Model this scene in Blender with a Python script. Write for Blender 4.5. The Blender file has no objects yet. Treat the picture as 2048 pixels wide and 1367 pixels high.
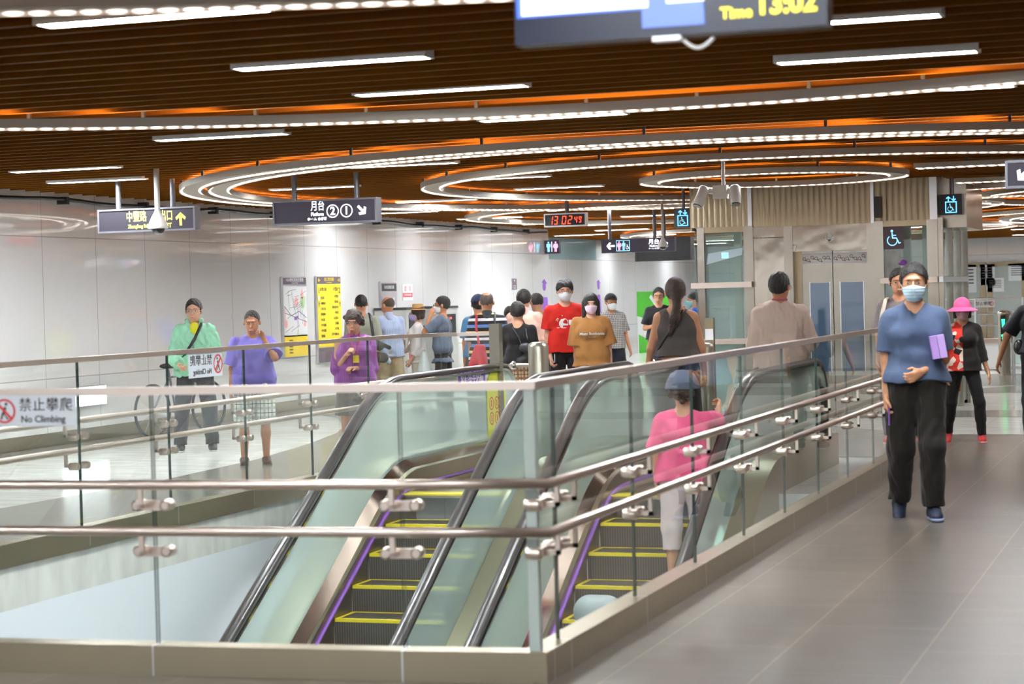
import bpy, bmesh, math, random
import numpy as np
from mathutils import Vector, Matrix
random.seed(7); rng = np.random.default_rng(5)
S = bpy.context.scene; COL = S.collection
# ---------------------------------------------------------------- camera
FPX, YAW, PIT, ROL, CAMH = 4088.146, 0.3289067, -0.0225590, -0.0261581, 1.6
F_ = Vector((-math.sin(YAW)*math.cos(PIT), math.cos(YAW)*math.cos(PIT), math.sin(PIT)))
R0 = Vector((math.cos(YAW), math.sin(YAW), 0)); U0 = R0.cross(F_)
R_ = math.cos(ROL)*R0+math.sin(ROL)*U0; U_ = -math.sin(ROL)*R0+math.cos(ROL)*U0
cd = bpy.data.cameras.new('camera'); cam = bpy.data.objects.new('camera', cd); COL.objects.link(cam)
cam.matrix_world = Matrix(((R_.x, U_.x, -F_.x, 0), (R_.y, U_.y, -F_.y, 0), (R_.z, U_.z, -F_.z, CAMH), (0, 0, 0, 1)))
cd.sensor_width = 36; cd.lens = FPX/2048*36; cd.clip_end = 200
cd.dof.use_dof = True; cd.dof.focus_distance = 23.0; cd.dof.aperture_fstop = 3.6
S.camera = cam
# ---------------------------------------------------------------- world, exposure
w = bpy.data.worlds.new('world'); S.world = w; w.use_nodes = True
w.node_tree.nodes['Background'].inputs[0].default_value = (0.90, 0.94, 1.0, 1)
w.node_tree.nodes['Background'].inputs[1].default_value = .7
S.view_settings.view_transform = 'Standard'; S.view_settings.look = 'None'
S.view_settings.gamma = 1; S.view_settings.exposure = 1.55
S.cycles.max_bounces = 9; S.cycles.transparent_max_bounces = 24; S.cycles.diffuse_bounces = 4; S.cycles.glossy_bounces = 4
S.cycles.sample_clamp_indirect = 6; S.cycles.caustics_reflective = False; S.cycles.caustics_refractive = False
TUBE, STRIP = 62.0, 5.0          # brightness of the ceiling tubes and of the LED strips in the rings

# ---------------------------------------------------------------- helpers
def ray(px, py): return F_*FPX + R_*(px-1024) - U_*(py-683.5)
CAM = Vector((0, 0, CAMH))
def gz(px, py, z=0.0): d = ray(px, py); return CAM + d*((z-CAMH)/d.z)
def gy(px, py, y): d = ray(px, py); return CAM + d*(y/d.y)
def gx(px, py, x): d = ray(px, py); return CAM + d*(x/d.x)
def gd(px, py, D): return CAM + ray(px, py)*(D/FPX)

def nodemat(name):
    m = bpy.data.materials.new(name); m.use_nodes = True
    return m, m.node_tree, m.node_tree.nodes['Principled BSDF']
def mat(name, col, rough=.5, metal=0, emis=None, es=0, coat=0, spec=.5, bump=0, bscale=40, var=0, vscale=3):
    m, t, b = nodemat(name)
    b.inputs['Base Color'].default_value = (*col, 1); b.inputs['Roughness'].default_value = rough
    b.inputs['Metallic'].default_value = metal; b.inputs['Specular IOR Level'].default_value = spec
    b.inputs['Coat Weight'].default_value = coat
    if emis: b.inputs['Emission Color'].default_value = (*emis, 1); b.inputs['Emission Strength'].default_value = es
    if bump or var:
        tc = t.nodes.new('ShaderNodeTexCoord'); n = t.nodes.new('ShaderNodeTexNoise'); n.inputs['Detail'].default_value = 3
        t.links.new(tc.outputs['Object'], n.inputs['Vector'])
        if bump:
            n.inputs['Scale'].default_value = bscale
            bp = t.nodes.new('ShaderNodeBump'); bp.inputs['Strength'].default_value = bump; bp.inputs['Distance'].default_value = .02
            t.links.new(n.outputs[0], bp.inputs['Height']); t.links.new(bp.outputs[0], b.inputs['Normal'])
        if var:
            n2 = t.nodes.new('ShaderNodeTexNoise'); n2.inputs['Scale'].default_value = vscale
            t.links.new(tc.outputs['Object'], n2.inputs['Vector'])
            mx = t.nodes.new('ShaderNodeMix'); mx.data_type = 'RGBA'
            mx.inputs['A'].default_value = (*[c*(1-var) for c in col], 1); mx.inputs['B'].default_value = (*[min(1, c*(1+var)) for c in col], 1)
            t.links.new(n2.outputs[0], mx.inputs['Factor']); t.links.new(mx.outputs['Result'], b.inputs['Base Color'])
    return m
def glassmat(name, tint, refl=1.0, frost=0, haze=0.0):
    m = bpy.data.materials.new(name); m.use_nodes = True; t = m.node_tree; t.nodes.clear()
    o = t.nodes.new('ShaderNodeOutputMaterial'); tr = t.nodes.new('ShaderNodeBsdfTransparent'); gl = t.nodes.new('ShaderNodeBsdfGlossy')
    tr.inputs[0].default_value = (*tint, 1); gl.inputs['Roughness'].default_value = frost; gl.inputs[0].default_value = (refl, refl, refl, 1)
    fr = t.nodes.new('ShaderNodeFresnel'); fr.inputs[0].default_value = 1.5
    ge = t.nodes.new('ShaderNodeNewGeometry'); iv = t.nodes.new('ShaderNodeMath'); iv.operation = 'SUBTRACT'; iv.inputs[0].default_value = 1
    t.links.new(ge.outputs['Backfacing'], iv.inputs[1]); mm = t.nodes.new('ShaderNodeMath'); mm.operation = 'MULTIPLY'
    t.links.new(fr.outputs[0], mm.inputs[0]); t.links.new(iv.outputs[0], mm.inputs[1])
    mx = t.nodes.new('ShaderNodeMixShader'); t.links.new(mm.outputs[0], mx.inputs[0]); t.links.new(tr.outputs[0], mx.inputs[1]); t.links.new(gl.outputs[0], mx.inputs[2])
    last = mx
    if haze:
        df = t.nodes.new('ShaderNodeBsdfDiffuse'); df.inputs[0].default_value = (*tint, 1)
        m2 = t.nodes.new('ShaderNodeMixShader'); m2.inputs[0].default_value = haze
        t.links.new(mx.outputs[0], m2.inputs[1]); t.links.new(df.outputs[0], m2.inputs[2]); last = m2
    t.links.new(last.outputs[0], o.inputs[0]); return m
def brushed(name, col, rough, axis=2, amt=.05, scale=60, bump=0.0):
    m, t, b = nodemat(name)
    b.inputs['Metallic'].default_value = 1; b.inputs['Roughness'].default_value = rough
    tc = t.nodes.new('ShaderNodeTexCoord'); mp = t.nodes.new('ShaderNodeMapping')
    s = [7, 7, 7]; s[axis] = .5; mp.inputs['Scale'].default_value = s
    n = t.nodes.new('ShaderNodeTexNoise'); n.inputs['Detail'].default_value = 1; n.inputs['Scale'].default_value = 1
    t.links.new(tc.outputs['Object'], mp.inputs[0]); t.links.new(mp.outputs[0], n.inputs['Vector'])
    mx = t.nodes.new('ShaderNodeMix'); mx.data_type = 'RGBA'
    mx.inputs['A'].default_value = (*[c*(1-amt) for c in col], 1); mx.inputs['B'].default_value = (*[min(1, c*(1+amt)) for c in col], 1)
    t.links.new(n.outputs[0], mx.inputs['Factor']); t.links.new(mx.outputs['Result'], b.inputs['Base Color'])
    if bump:
        n3 = t.nodes.new('ShaderNodeTexNoise'); n3.inputs['Scale'].default_value = 1.6; t.links.new(tc.outputs['Object'], n3.inputs['Vector'])
        bp = t.nodes.new('ShaderNodeBump'); bp.inputs['Strength'].default_value = bump; bp.inputs['Distance'].default_value = .1
        t.links.new(n3.outputs[0], bp.inputs['Height']); t.links.new(bp.outputs[0], b.inputs['Normal'])
    return m

def link(name, me, parent=None, mats=(), smooth=False):
    o = bpy.data.objects.new(name, me); COL.objects.link(o)
    for m in (mats if isinstance(mats, (list, tuple)) else [mats]): me.materials.append(m)
    if parent: o.parent = parent
    if smooth:
        me.polygons.foreach_set('use_smooth', [True]*len(me.polygons))
    return o
class MB:
    def __init__(s): s.v = []; s.f = []; s.m = []; s.sm = []
    def add(s, vs, fs, mi=0, sm=False):
        b = len(s.v); s.v += [tuple(v) for v in vs]; s.f += [tuple(i+b for i in f) for f in fs]
        s.m += [mi]*len(fs); s.sm += [sm]*len(fs); return s
    def box(s, x0, x1, y0, y1, z0, z1, mi=0, M=None):
        x0, x1 = sorted((x0, x1)); y0, y1 = sorted((y0, y1)); z0, z1 = sorted((z0, z1))
        vs = [(x, y, z) for z in (z0, z1) for y in (y0, y1) for x in (x0, x1)]
        if M is not None: vs = [M @ Vector(v) for v in vs]
        return s.add(vs, [(0, 2, 3, 1), (4, 5, 7, 6), (0, 1, 5, 4), (2, 6, 7, 3), (0, 4, 6, 2), (1, 3, 7, 5)], mi)
    def tube(s, pts, r, n=10, mi=0, closed=False, cap=True, flat=None):
        pts = [Vector(p) for p in pts]; rings = []; N = len(pts)
        rr = r if isinstance(r, (list, tuple)) else [r]*N
        prev = None
        for i, p in enumerate(pts):
            a = pts[(i-1) % N] if (closed or i > 0) else p; b = pts[(i+1) % N] if (closed or i < N-1) else p
            t = (b-a).normalized()
            if prev is None:
                u = t.cross(Vector((0, 0, 1)));
                if u.length < .05: u = t.cross(Vector((1, 0, 0)))
            else: u = prev - t*prev.dot(t)
            u.normalize(); prev = u; w_ = t.cross(u)
            fx, fy = flat or (1, 1)
            rings.append([p+u*(math.cos(k*2*math.pi/n)*rr[i]*fx)+w_*(math.sin(k*2*math.pi/n)*rr[i]*fy) for k in range(n)])
        vs = [v for q in rings for v in q]; fs = []
        for i in range(N if closed else N-1):
            j = (i+1) % N
            for k in range(n): l = (k+1) % n; fs.append((i*n+k, i*n+l, j*n+l, j*n+k))
        s.add(vs, fs, mi, True)
        if cap and not closed: s.add(rings[0], [tuple(range(n-1, -1, -1))], mi); s.add(rings[-1], [tuple(range(n))], mi)
        return s
    def lathe(s, prof, c=(0, 0, 0), n=16, mi=0, M=None):
        vs = [];
        for r, z in prof:
            for k in range(n):
                v = Vector((r*math.cos(k*2*math.pi/n), r*math.sin(k*2*math.pi/n), z))
                if M is not None: v = M @ v
                vs.append(v+Vector(c))
        fs = [(i*n+k, i*n+(k+1) % n, (i+1)*n+(k+1) % n, (i+1)*n+k) for i in range(len(prof)-1) for k in range(n)]
        s.add(vs, fs, mi, True)
        s.add(vs[:n], [tuple(range(n-1, -1, -1))], mi); s.add(vs[-n:], [tuple(range(n))], mi); return s
    def sph(s, c, r, n=12, mi=0, M=None):
        r = r if isinstance(r, (tuple, list)) else (r, r, r); k = n//2
        pr = [(math.sin(math.pi*(i+.001)/(k+.002)), -math.cos(math.pi*(i+.001)/(k+.002))) for i in range(k+1)]
        D = Matrix.Diagonal(r)
        return s.lathe(pr, c, n, mi, (M.to_3x3() @ D) if M is not None else D)
    def prism(s, poly, axis, a, b, mi=0, sm=False):
        # poly: 2-D points; axis 0/1/2 extruded from a to b
        def P(u, v, t): return {0: (t, u, v), 1: (u, t, v), 2: (u, v, t)}[axis]
        n = len(poly); vs = [P(u, v, a) for u, v in poly]+[P(u, v, b) for u, v in poly]
        s.add(vs, [(i, (i+1) % n, n+(i+1) % n, n+i) for i in range(n)], mi, sm)
        s.add(vs[:n], [tuple(range(n-1, -1, -1))], mi); s.add(vs[n:], [tuple(range(n))], mi); return s
    def strip(s, A, B, mi=0, sm=False):
        n = len(A); s.add(list(A)+list(B), [(i, i+1, n+i+1, n+i) for i in range(n-1)], mi, sm); return s
    def build(s, name, mats, parent=None, fix=True):
        me = bpy.data.meshes.new(name); me.from_pydata(s.v, [], s.f)
        me.polygons.foreach_set('material_index', s.m); me.polygons.foreach_set('use_smooth', s.sm)
        if fix:
            bm = bmesh.new(); bm.from_mesh(me); bmesh.ops.recalc_face_normals(bm, faces=bm.faces); bm.to_mesh(me); bm.free()
        return link(name, me, parent, mats)
def tag(o, label=None, cat=None, group=None, kind=None):
    if label: o['label'] = label
    if cat: o['category'] = cat
    if group: o['group'] = group
    if kind: o['kind'] = kind
    return o
def thing(name, label, cat, loc=(0, 0, 0), rz=0, group=None):
    o = bpy.data.objects.new(name, None); COL.objects.link(o); o.location = loc; o.rotation_euler = (0, 0, rz); o.empty_display_size = .1
    return tag(o, label, cat, group)
def copytree(o, parent=None):
    c = o.copy(); COL.objects.link(c)
    if parent: c.parent = parent
    for ch in list(o.children): copytree(ch, c)
    return c
def text(txt, size, M, m, parent, name='lettering', align='CENTER', bold=0.0, sx=1.0, mirror=False, space=1.0, depth=.001):
    cu = bpy.data.curves.new(name, 'FONT'); cu.body = txt; cu.size = size; cu.align_x = align; cu.align_y = 'CENTER'
    cu.extrude = depth; cu.offset = bold; cu.space_character = space; cu.resolution_u = 3
    o = bpy.data.objects.new(name, cu); COL.objects.link(o)
    bpy.context.view_layer.update()
    me = bpy.data.meshes.new_from_object(o.evaluated_get(bpy.context.evaluated_depsgraph_get()))
    bpy.data.objects.remove(o); bpy.data.curves.remove(cu)
    me.transform(Matrix.Diagonal((sx*(-1 if mirror else 1), 1, 1, 1))); me.transform(M)
    me.materials.clear(); me.name = name
    return link(name, me, parent, m)
def face_M(c, right, up=(0, 0, 1)):
    """local x -> right, local y -> up, local z -> out of the face"""
    r = Vector(right).normalized(); u = Vector(up).normalized(); n = r.cross(u)
    return Matrix(((r.x, u.x, n.x, c[0]), (r.y, u.y, n.y, c[1]), (r.z, u.z, n.z, c[2]), (0, 0, 0, 1)))
def poly_face(M, pts, m, parent, name, d=.002):
    mb = MB(); n = len(pts)
    mb.add([M @ Vector((x, y, 0)) for x, y in pts]+[M @ Vector((x, y, d)) for x, y in pts],
           [(i, (i+1) % n, n+(i+1) % n, n+i) for i in range(n)]+[tuple(range(n-1, -1, -1)), tuple(range(n, 2*n))])
    return mb.build(name, m, parent)
def multi_face(M, polys, m, parent, name, d=.002):
    mb = MB()
    for pts in polys:
        n = len(pts)
        mb.add([M @ Vector((x, y, 0)) for x, y in pts]+[M @ Vector((x, y, d)) for x, y in pts],
               [(i, (i+1) % n, n+(i+1) % n, n+i) for i in range(n)]+[tuple(range(n-1, -1, -1)), tuple(range(n, 2*n))])
    return mb.build(name, m, parent)
def rect(x, y, w_, h): return [(x-w_/2, y-h/2), (x+w_/2, y-h/2), (x+w_/2, y+h/2), (x-w_/2, y+h/2)]
def annulus(cx, cy, r0, r1, n=28, a0=0, a1=2*math.pi):
    out = []
    for i in range(n):
        a, b = a0+(a1-a0)*i/n, a0+(a1-a0)*(i+1)/n
        out.append([(cx+r0*math.cos(a), cy+r0*math.sin(a)), (cx+r1*math.cos(a), cy+r1*math.sin(a)),
                    (cx+r1*math.cos(b), cy+r1*math.sin(b)), (cx+r0*math.cos(b), cy+r0*math.sin(b))])
    return out
def disc(cx, cy, r, n=20): return [(cx+r*math.cos(i*2*math.pi/n), cy+r*math.sin(i*2*math.pi/n)) for i in range(n)]
def arrow(cx, cy, L, ang, t=.16):
    """arrow polygons pointing along ang (radians), overall size L"""
    c, s_ = math.cos(ang), math.sin(ang)
    def T(p): return (cx+p[0]*c-p[1]*s_, cy+p[0]*s_+p[1]*c)
    w_ = L*t; h = L/2
    shaft = [(-h, -w_/2), (h-w_*.9, -w_/2), (h-w_*.9, w_/2), (-h, w_/2)]
    k = w_*1.1
    up = [(h, 0), (h-k, 0), (h-L*.42-k*.3, L*.40-k*.1), (h-L*.42+k*.55, L*.40+k*.0)]
    up = [(h, 0), (h-k*1.3, 0), (h-L*.45-k*.5, L*.36), (h-L*.45+k*.35, L*.36+k*.35)]
    dn = [(x, -y) for x, y in up][::-1]
    return [[T(p) for p in q] for q in (shaft, up, dn)]
def wheelchair(cx, cy, s):
    P = [disc(cx-.08*s, cy+.42*s, .08*s)]
    def bar(x0, y0, x1, y1, w_=.07):
        dx, dy = x1-x0, y1-y0; L = math.hypot(dx, dy); nx, ny = -dy/L*w_/2, dx/L*w_/2
        P.append([(cx+s*(x0+nx), cy+s*(y0+ny)), (cx+s*(x0-nx), cy+s*(y0-ny)), (cx+s*(x1-nx), cy+s*(y1-ny)), (cx+s*(x1+nx), cy+s*(y1+ny))])
    bar(-.07, .32, -.04, -.02); bar(-.07, .15, .18, .15, .05); bar(-.06, -.02, .20, -.02); bar(.18, 0, .36, -.36); bar(.34, -.35, .46, -.29, .05)
    P += annulus(cx-.06*s, cy-.16*s, .27*s, .33*s, 18, math.radians(125), math.radians(360))
    return P
def person_glyph(cx, cy, s, skirt=False):
    P = [disc(cx, cy+.40*s, .085*s, 12)]
    if skirt: P += [[(cx-.10*s, cy+.28*s), (cx-.21*s, cy-.14*s), (cx+.21*s, cy-.14*s), (cx+.10*s, cy+.28*s)]]
    else: P += [rect(cx, cy+.09*s, .26*s, .38*s)]
    P += [rect(cx-.06*s, cy-.30*s, .09*s, .38*s), rect(cx+.06*s, cy-.30*s, .09*s, .38*s)]
    for q in (-1, 1): P.append([(cx+q*.12*s, cy+.28*s), (cx+q*.19*s, cy+.26*s), (cx+q*(.27 if skirt else .20)*s, cy-.04*s), (cx+q*(.21 if skirt else .15)*s, cy-.04*s)])
    return P

# ---------------------------------------------------------------- materials
M_ = {}
M_['white'] = mat('white_paint', (.78, .78, .77), .6)
M_['wallpanel'] = None
M_['steel'] = brushed('stainless', (.44, .38, .27), .30, axis=0, amt=.04)
M_['steelz'] = brushed('stainless_upright', (.42, .38, .32), .24, axis=2, bump=.10)
M_['steel_shiny'] = mat('polished_steel', (.72, .70, .66), .12, 1)
M_['steel_warm'] = mat('rail_steel', (.72, .61, .53), .34, 1)
M_['steel_gold'] = brushed('champagne_steel', (.36, .29, .19), .30, axis=2, scale=90)
M_['bright'] = mat('satin_aluminium', (.80, .81, .83), .3, 1)
M_['glass'] = glassmat('rail_glass', (.985, .997, .985))
M_['glass_edge'] = mat('glass_edge', (.03, .06, .045), .25)
M_['glass_esc'] = glassmat('balustrade_glass', (.72, .86, .80), haze=.55)
M_['glass_lift'] = glassmat('lift_glass', (.80, .90, .88), haze=.12)
M_['rubber'] = mat('handrail_rubber', (.035, .028, .025), .3, coat=.3)
M_['slat'] = mat('slat_wood', (.170, .056, .003), .6, spec=.08, var=.12, vscale=2)
M_['soffit'] = mat('soffit_dark', (.05, .032, .02), .9)
M_['dark'] = mat('dark_metal', (.03, .03, .032), .45)
M_['signface'] = mat('sign_face', (.022, .019, .026), .5, spec=.2, emis=(.10, .085, .12), es=.12)
M_['signframe'] = mat('sign_frame', (.16, .16, .18), .4, .5)
M_['sign_white'] = mat('lit_white', (.9, .9, .95), .5, emis=(.92, .92, 1), es=.8)
M_['sign_yellow'] = mat('lit_yellow', (.9, .8, .1), .5, emis=(1, .80, .04), es=.7)
M_['sign_blue'] = mat('lit_blue', (.1, .4, .9), .5, emis=(.10, .42, 1.0), es=.9)
M_['sign_cyan'] = mat('lit_cyan', (.3, .8, .9), .5, emis=(.20, .60, .95), es=.6)
M_['sign_pink'] = mat('lit_pink', (.9, .4, .6), .5, emis=(1, .35, .55), es=.6)
M_['led_red'] = mat('led_red', (.9, .05, .02), .5, emis=(1, .04, .015), es=1.6)
M_['led_green'] = mat('led_green', (.05, .8, .3), .5, emis=(.02, 1, .32), es=1.1)
M_['ringbody'] = mat('ring_body', (.46, .41, .34), .5)
M_['camwhite'] = mat('camera_white', (.80, .78, .74), .4)
M_['black'] = mat('black_plastic', (.012, .012, .013), .35)
M_['domeglass'] = mat('smoked_dome', (.02, .02, .02), .05, coat=1)
M_['yellow'] = mat('yellow_print', (.86, .62, .02), .5)
M_['purple'] = mat('purple_print', (.26, .09, .50), .5)
M_['red'] = mat('red_print', (.70, .06, .06), .5)
M_['inkdark'] = mat('dark_print', (.045, .035, .04), .5)
M_['greypurple'] = mat('taupe_print', (.12, .08, .10), .5)
M_['paper'] = mat('poster_white', (.80, .80, .80), .5)
M_['pinkpr'] = mat('pink_print', (.85, .42, .42), .5)
M_['greenpr'] = mat('pale_green_print', (.50, .70, .35), .5)
M_['green'] = mat('green_print', (.07, .45, .02), .5)
M_['stickyel'] = mat('yellow_step_paint', (.80, .65, .01), .5)
M_['brush'] = mat('purple_strip', (.24, .09, .46), .4)

def tube_mat():
    m = bpy.data.materials.new('lamp_diffuser'); m.use_nodes = True; t = m.node_tree; t.nodes.clear()
    o = t.nodes.new('ShaderNodeOutputMaterial'); e = t.nodes.new('ShaderNodeEmission'); tc = t.nodes.new('ShaderNodeTexCoord')
    wv = t.nodes.new('ShaderNodeTexWave'); wv.inputs['Scale'].default_value = 3.6; wv.bands_direction = 'X'
    mr = t.nodes.new('ShaderNodeMapRange'); mr.inputs['To Min'].default_value = TUBE*.75; mr.inputs['To Max'].default_value = TUBE*1.25
    t.links.new(tc.outputs['Object'], wv.inputs[0]); t.links.new(wv.outputs['Fac'], mr.inputs['Value']); t.links.new(mr.outputs[0], e.inputs[1])
    e.inputs[0].default_value = (.90, .96, 1, 1); t.links.new(e.outputs[0], o.inputs[0]); return m
M_['tube'] = tube_mat()
def led_mat(name, col, st, freq):
    m = bpy.data.materials.new(name); m.use_nodes = True; t = m.node_tree; t.nodes.clear()
    o = t.nodes.new('ShaderNodeOutputMaterial'); e = t.nodes.new('ShaderNodeEmission'); at = t.nodes.new('ShaderNodeAttribute'); at.attribute_name = 'run'
    mu = t.nodes.new('ShaderNodeMath'); mu.operation = 'MULTIPLY'; mu.inputs[1].default_value = freq
    si = t.nodes.new('ShaderNodeMath'); si.operation = 'SINE'
    mr = t.nodes.new('ShaderNodeMapRange'); mr.inputs['From Min'].default_value = -1; mr.inputs['To Min'].default_value = st*.04; mr.inputs['To Max'].default_value = st*1.5
    t.links.new(at.outputs['Fac'], mu.inputs[0]); t.links.new(mu.outputs[0], si.inputs[0]); t.links.new(si.outputs[0], mr.inputs['Value'])
    t.links.new(mr.outputs[0], e.inputs[1]); e.inputs[0].default_value = (*col, 1); t.links.new(e.outputs[0], o.inputs[0]); return m
M_['led'] = led_mat('led_strip', (1, .86, .80), STRIP, 2*math.pi/.105)
M_['uplight'] = mat('cove_strip', (1, .6, .3), .5, emis=(1, .60, .30), es=12)

def panel_mat(name, base, du, dv, axis, rough=.12, seam=(.45, .44, .43), zoff=0.0, uoff=0.0, wob=.10):
    """glossy enamel wall panels, seams every du along the wall and at the given heights"""
    m, t, b = nodemat(name); b.inputs['Roughness'].default_value = rough; b.inputs['Coat Weight'].default_value = 1; b.inputs['Coat IOR'].default_value = 1.9; b.inputs['Coat Roughness'].default_value = .04
    tc = t.nodes.new('ShaderNodeTexCoord'); sp = t.nodes.new('ShaderNodeSeparateXYZ'); t.links.new(tc.outputs['Object'], sp.inputs[0])
    def seamf(sock, step, off, wd):
        a = t.nodes.new('ShaderNodeMath'); a.operation = 'ADD'; a.inputs[1].default_value = -off; t.links.new(sp.outputs[sock], a.inputs[0])
        p = t.nodes.new('ShaderNodeMath'); p.operation = 'PINGPONG'; p.inputs[1].default_value = step/2; t.links.new(a.outputs[0], p.inputs[0])
        l = t.nodes.new('ShaderNodeMath'); l.operation = 'LESS_THAN'; l.inputs[1].default_value = wd; t.links.new(p.outputs[0], l.inputs[0]); return l
    def at_z(z, wd):
        s1 = t.nodes.new('ShaderNodeMath'); s1.operation = 'SUBTRACT'; s1.inputs[1].default_value = z; t.links.new(sp.outputs[2], s1.inputs[0])
        ab = t.nodes.new('ShaderNodeMath'); ab.operation = 'ABSOLUTE'; t.links.new(s1.outputs[0], ab.inputs[0])
        l = t.nodes.new('ShaderNodeMath'); l.operation = 'LESS_THAN'; l.inputs[1].default_value = wd; t.links.new(ab.outputs[0], l.inputs[0]); return l
    fs = [seamf(axis, du, uoff, .006)]+[at_z(z, .006) for z in dv]
    last = fs[0]
    for f in fs[1:]:
        mx = t.nodes.new('ShaderNodeMath'); mx.operation = 'MAXIMUM'; t.links.new(last.outputs[0], mx.inputs[0]); t.links.new(f.outputs[0], mx.inputs[1]); last = mx
    cm = t.nodes.new('ShaderNodeMix'); cm.data_type = 'RGBA'; cm.inputs['A'].default_value = (*base, 1); cm.inputs['B'].default_value = (*seam, 1)
    t.links.new(last.outputs[0], cm.inputs['Factor']); t.links.new(cm.outputs['Result'], b.inputs['Base Color'])
    n = t.nodes.new('ShaderNodeTexNoise'); n.inputs['Scale'].default_value = .9; n.inputs['Detail'].default_value = 1; t.links.new(tc.outputs['Object'], n.inputs['Vector'])
    bp = t.nodes.new('ShaderNodeBump'); bp.inputs['Strength'].default_value = wob; bp.inputs['Distance'].default_value = .15
    t.links.new(n.outputs[0], bp.inputs['Height']); t.links.new(bp.outputs[0], b.inputs['Normal']); return m
M_['wallY'] = panel_mat('enamel_panels', (.80, .785, .775), 1.2, (.78, 2.42), 1, uoff=20.52)
M_['wallX'] = panel_mat('enamel_panels_far', (.82, .82, .83), 1.2, (2.42, 2.1), 0)
M_['pit'] = mat('pit_panels', (.82, .86, .90), .18, coat=.2)

def tile_mat(name, base, joint, sx, sy, rough, var=.12, wj=.004, spec=.5):
    m, t, b = nodemat(name); b.inputs['Roughness'].default_value = rough; b.inputs['Specular IOR Level'].default_value = spec
    tc = t.nodes.new('ShaderNodeTexCoord'); mp = t.nodes.new('ShaderNodeMapping')
    mp.inputs['Rotation'].default_value = (0, 0, math.pi/2)
    t.links.new(tc.outputs['Object'], mp.inputs[0])
    br = t.nodes.new('ShaderNodeTexBrick'); br.offset = .5; br.inputs['Scale'].default_value = 1
    br.inputs['Brick Width'].default_value = sx; br.inputs['Row Height'].default_value = sy; br.inputs['Mortar Size'].default_value = wj
    br.inputs['Color1'].default_value = (*[c*(1-var) for c in base], 1); br.inputs['Color2'].default_value = (*[c*(1+var) for c in base], 1); br.inputs['Mortar'].default_value = (*joint, 1)
    t.links.new(mp.outputs[0], br.inputs[0])
    n = t.nodes.new('ShaderNodeTexNoise'); n.inputs['Scale'].default_value = 2.2; n.inputs['Detail'].default_value = 6
    mp2 = t.nodes.new('ShaderNodeMapping'); mp2.inputs['Scale'].default_value = (1, 3, 1); t.links.new(tc.outputs['Object'], mp2.inputs[0]); t.links.new(mp2.outputs[0], n.inputs[0])
    mr = t.nodes.new('ShaderNodeMapRange'); mr.inputs['From Min'].default_value = .3; mr.inputs['From Max'].default_value = .7; mr.inputs['To Min'].default_value = .86; mr.inputs['To Max'].default_value = 1.12
    t.links.new(n.outputs[0], mr.inputs['Value'])
    mu = t.nodes.new('ShaderNodeMix'); mu.data_type = 'RGBA'; mu.blend_type = 'MULTIPLY'; mu.inputs['Factor'].default_value = 1
    t.links.new(br.outputs[0], mu.inputs['A']); t.links.new(mr.outputs[0], mu.inputs['B']); t.links.new(mu.outputs['Result'], b.inputs['Base Color'])
    return m
M_['tile_dark'] = tile_mat('grey_floor_tile', (.112, .092, .073), (.26, .20, .14), 1.2, .6, .30)
M_['tile_band'] = tile_mat('dark_terrazzo', (.26, .25, .22), (.20, .19, .17), 1.2, 1.2, .18, .03)
M_['terrazzo'] = tile_mat('white_terrazzo', (.86, .86, .81), (.68, .68, .63), 1.2, 1.2, .14, .02)

# ---------------------------------------------------------------- structure
PX0, PX1, PY0, PY1 = -7.2, -2.66, 7.95, 15.75      # opening in the floor slab
ZB = -4.3
fl = MB()
def slab(x0, x1, y0, y1, mi): fl.box(x0, x1, y0, y1, -.30, 0, mi)
slab(-18, 6, -8, PY0-.12, 0)                                  # in front of the opening
fl.prism([(-7.3, 7.80), (-7.3, 7.74), (-2.60, 7.74), (-2.60, 8.05), (-2.66, 8.05), (-3.22, 7.97), (-4.35, 7.90), (-5.12, 7.85), (-6.0, 7.81)], 2, -.30, -.0005, 0)
slab(PX1, 6, PY0-.12, 62, 0)
slab(-18, PX0, PY0-.12, 62, 2)
slab(PX0, PX1, PY1, 62, 2)
def flat(pts, mi, z): fl.add([(x, y, z) for x, y in pts], [tuple(range(len(pts)))], mi)
# white hall floor behind the grey walkway, with dark bands
flat([(PX1, 22.1), (6, 22.1), (6, 62), (-13, 62), (-13, 27.6), (-12.2, 27.6), (-9, 22.1)], 2, .002)
flat([(-5.2, 24.95), (6, 24.95), (6, 26.4), (-5.4, 26.2)], 1, .004)
flat([(-6.5, 30.5), (6, 30.3), (6, 33.0), (-2.6, 32.8), (-3.6, 31.5), (-6.6, 31.2)], 1, .004)
flat([(-4.2, 32.2), (6, 35.6), (6, 37), (-4.6, 36.8)], 1, .003)
flat([(-8.5, 39), (6, 39), (6, 40.2), (-8.5, 40.2)], 1, .003)
# left side: dark band along the railing, cut by a circular sweep of white
flat([(-8.35, 8), (-7.32, 8), (-7.32, 19.2), (-2.8, 19.2), (-2.8, 22.0), (-6.5, 26.2), (-12.0, 27.2), (-12.0, 26.4), (-11.24, 25.5), (-10.47, 23.95), (-10.01, 22.69), (-9.59, 20.98), (-9.22, 18.88), (-9.08, 16.75), (-9.21, 14.16), (-9.6, 11.5), (-10.2, 9), (-9.9, 8)], 1, .003)
flat([(-8.0, 8), (-7.35, 8), (-7.35, 16.5), (-7.52, 16.5), (-7.75, 13)], 2, .006)
flat([(-12.66, 8), (-12.30, 8), (-12.30, 39.6), (-12.66, 39.6)], 1, .004)
floor = fl.build('floor', [M_['tile_dark'], M_['tile_band'], M_['terrazzo']]); tag(floor, kind='structure')
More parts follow.
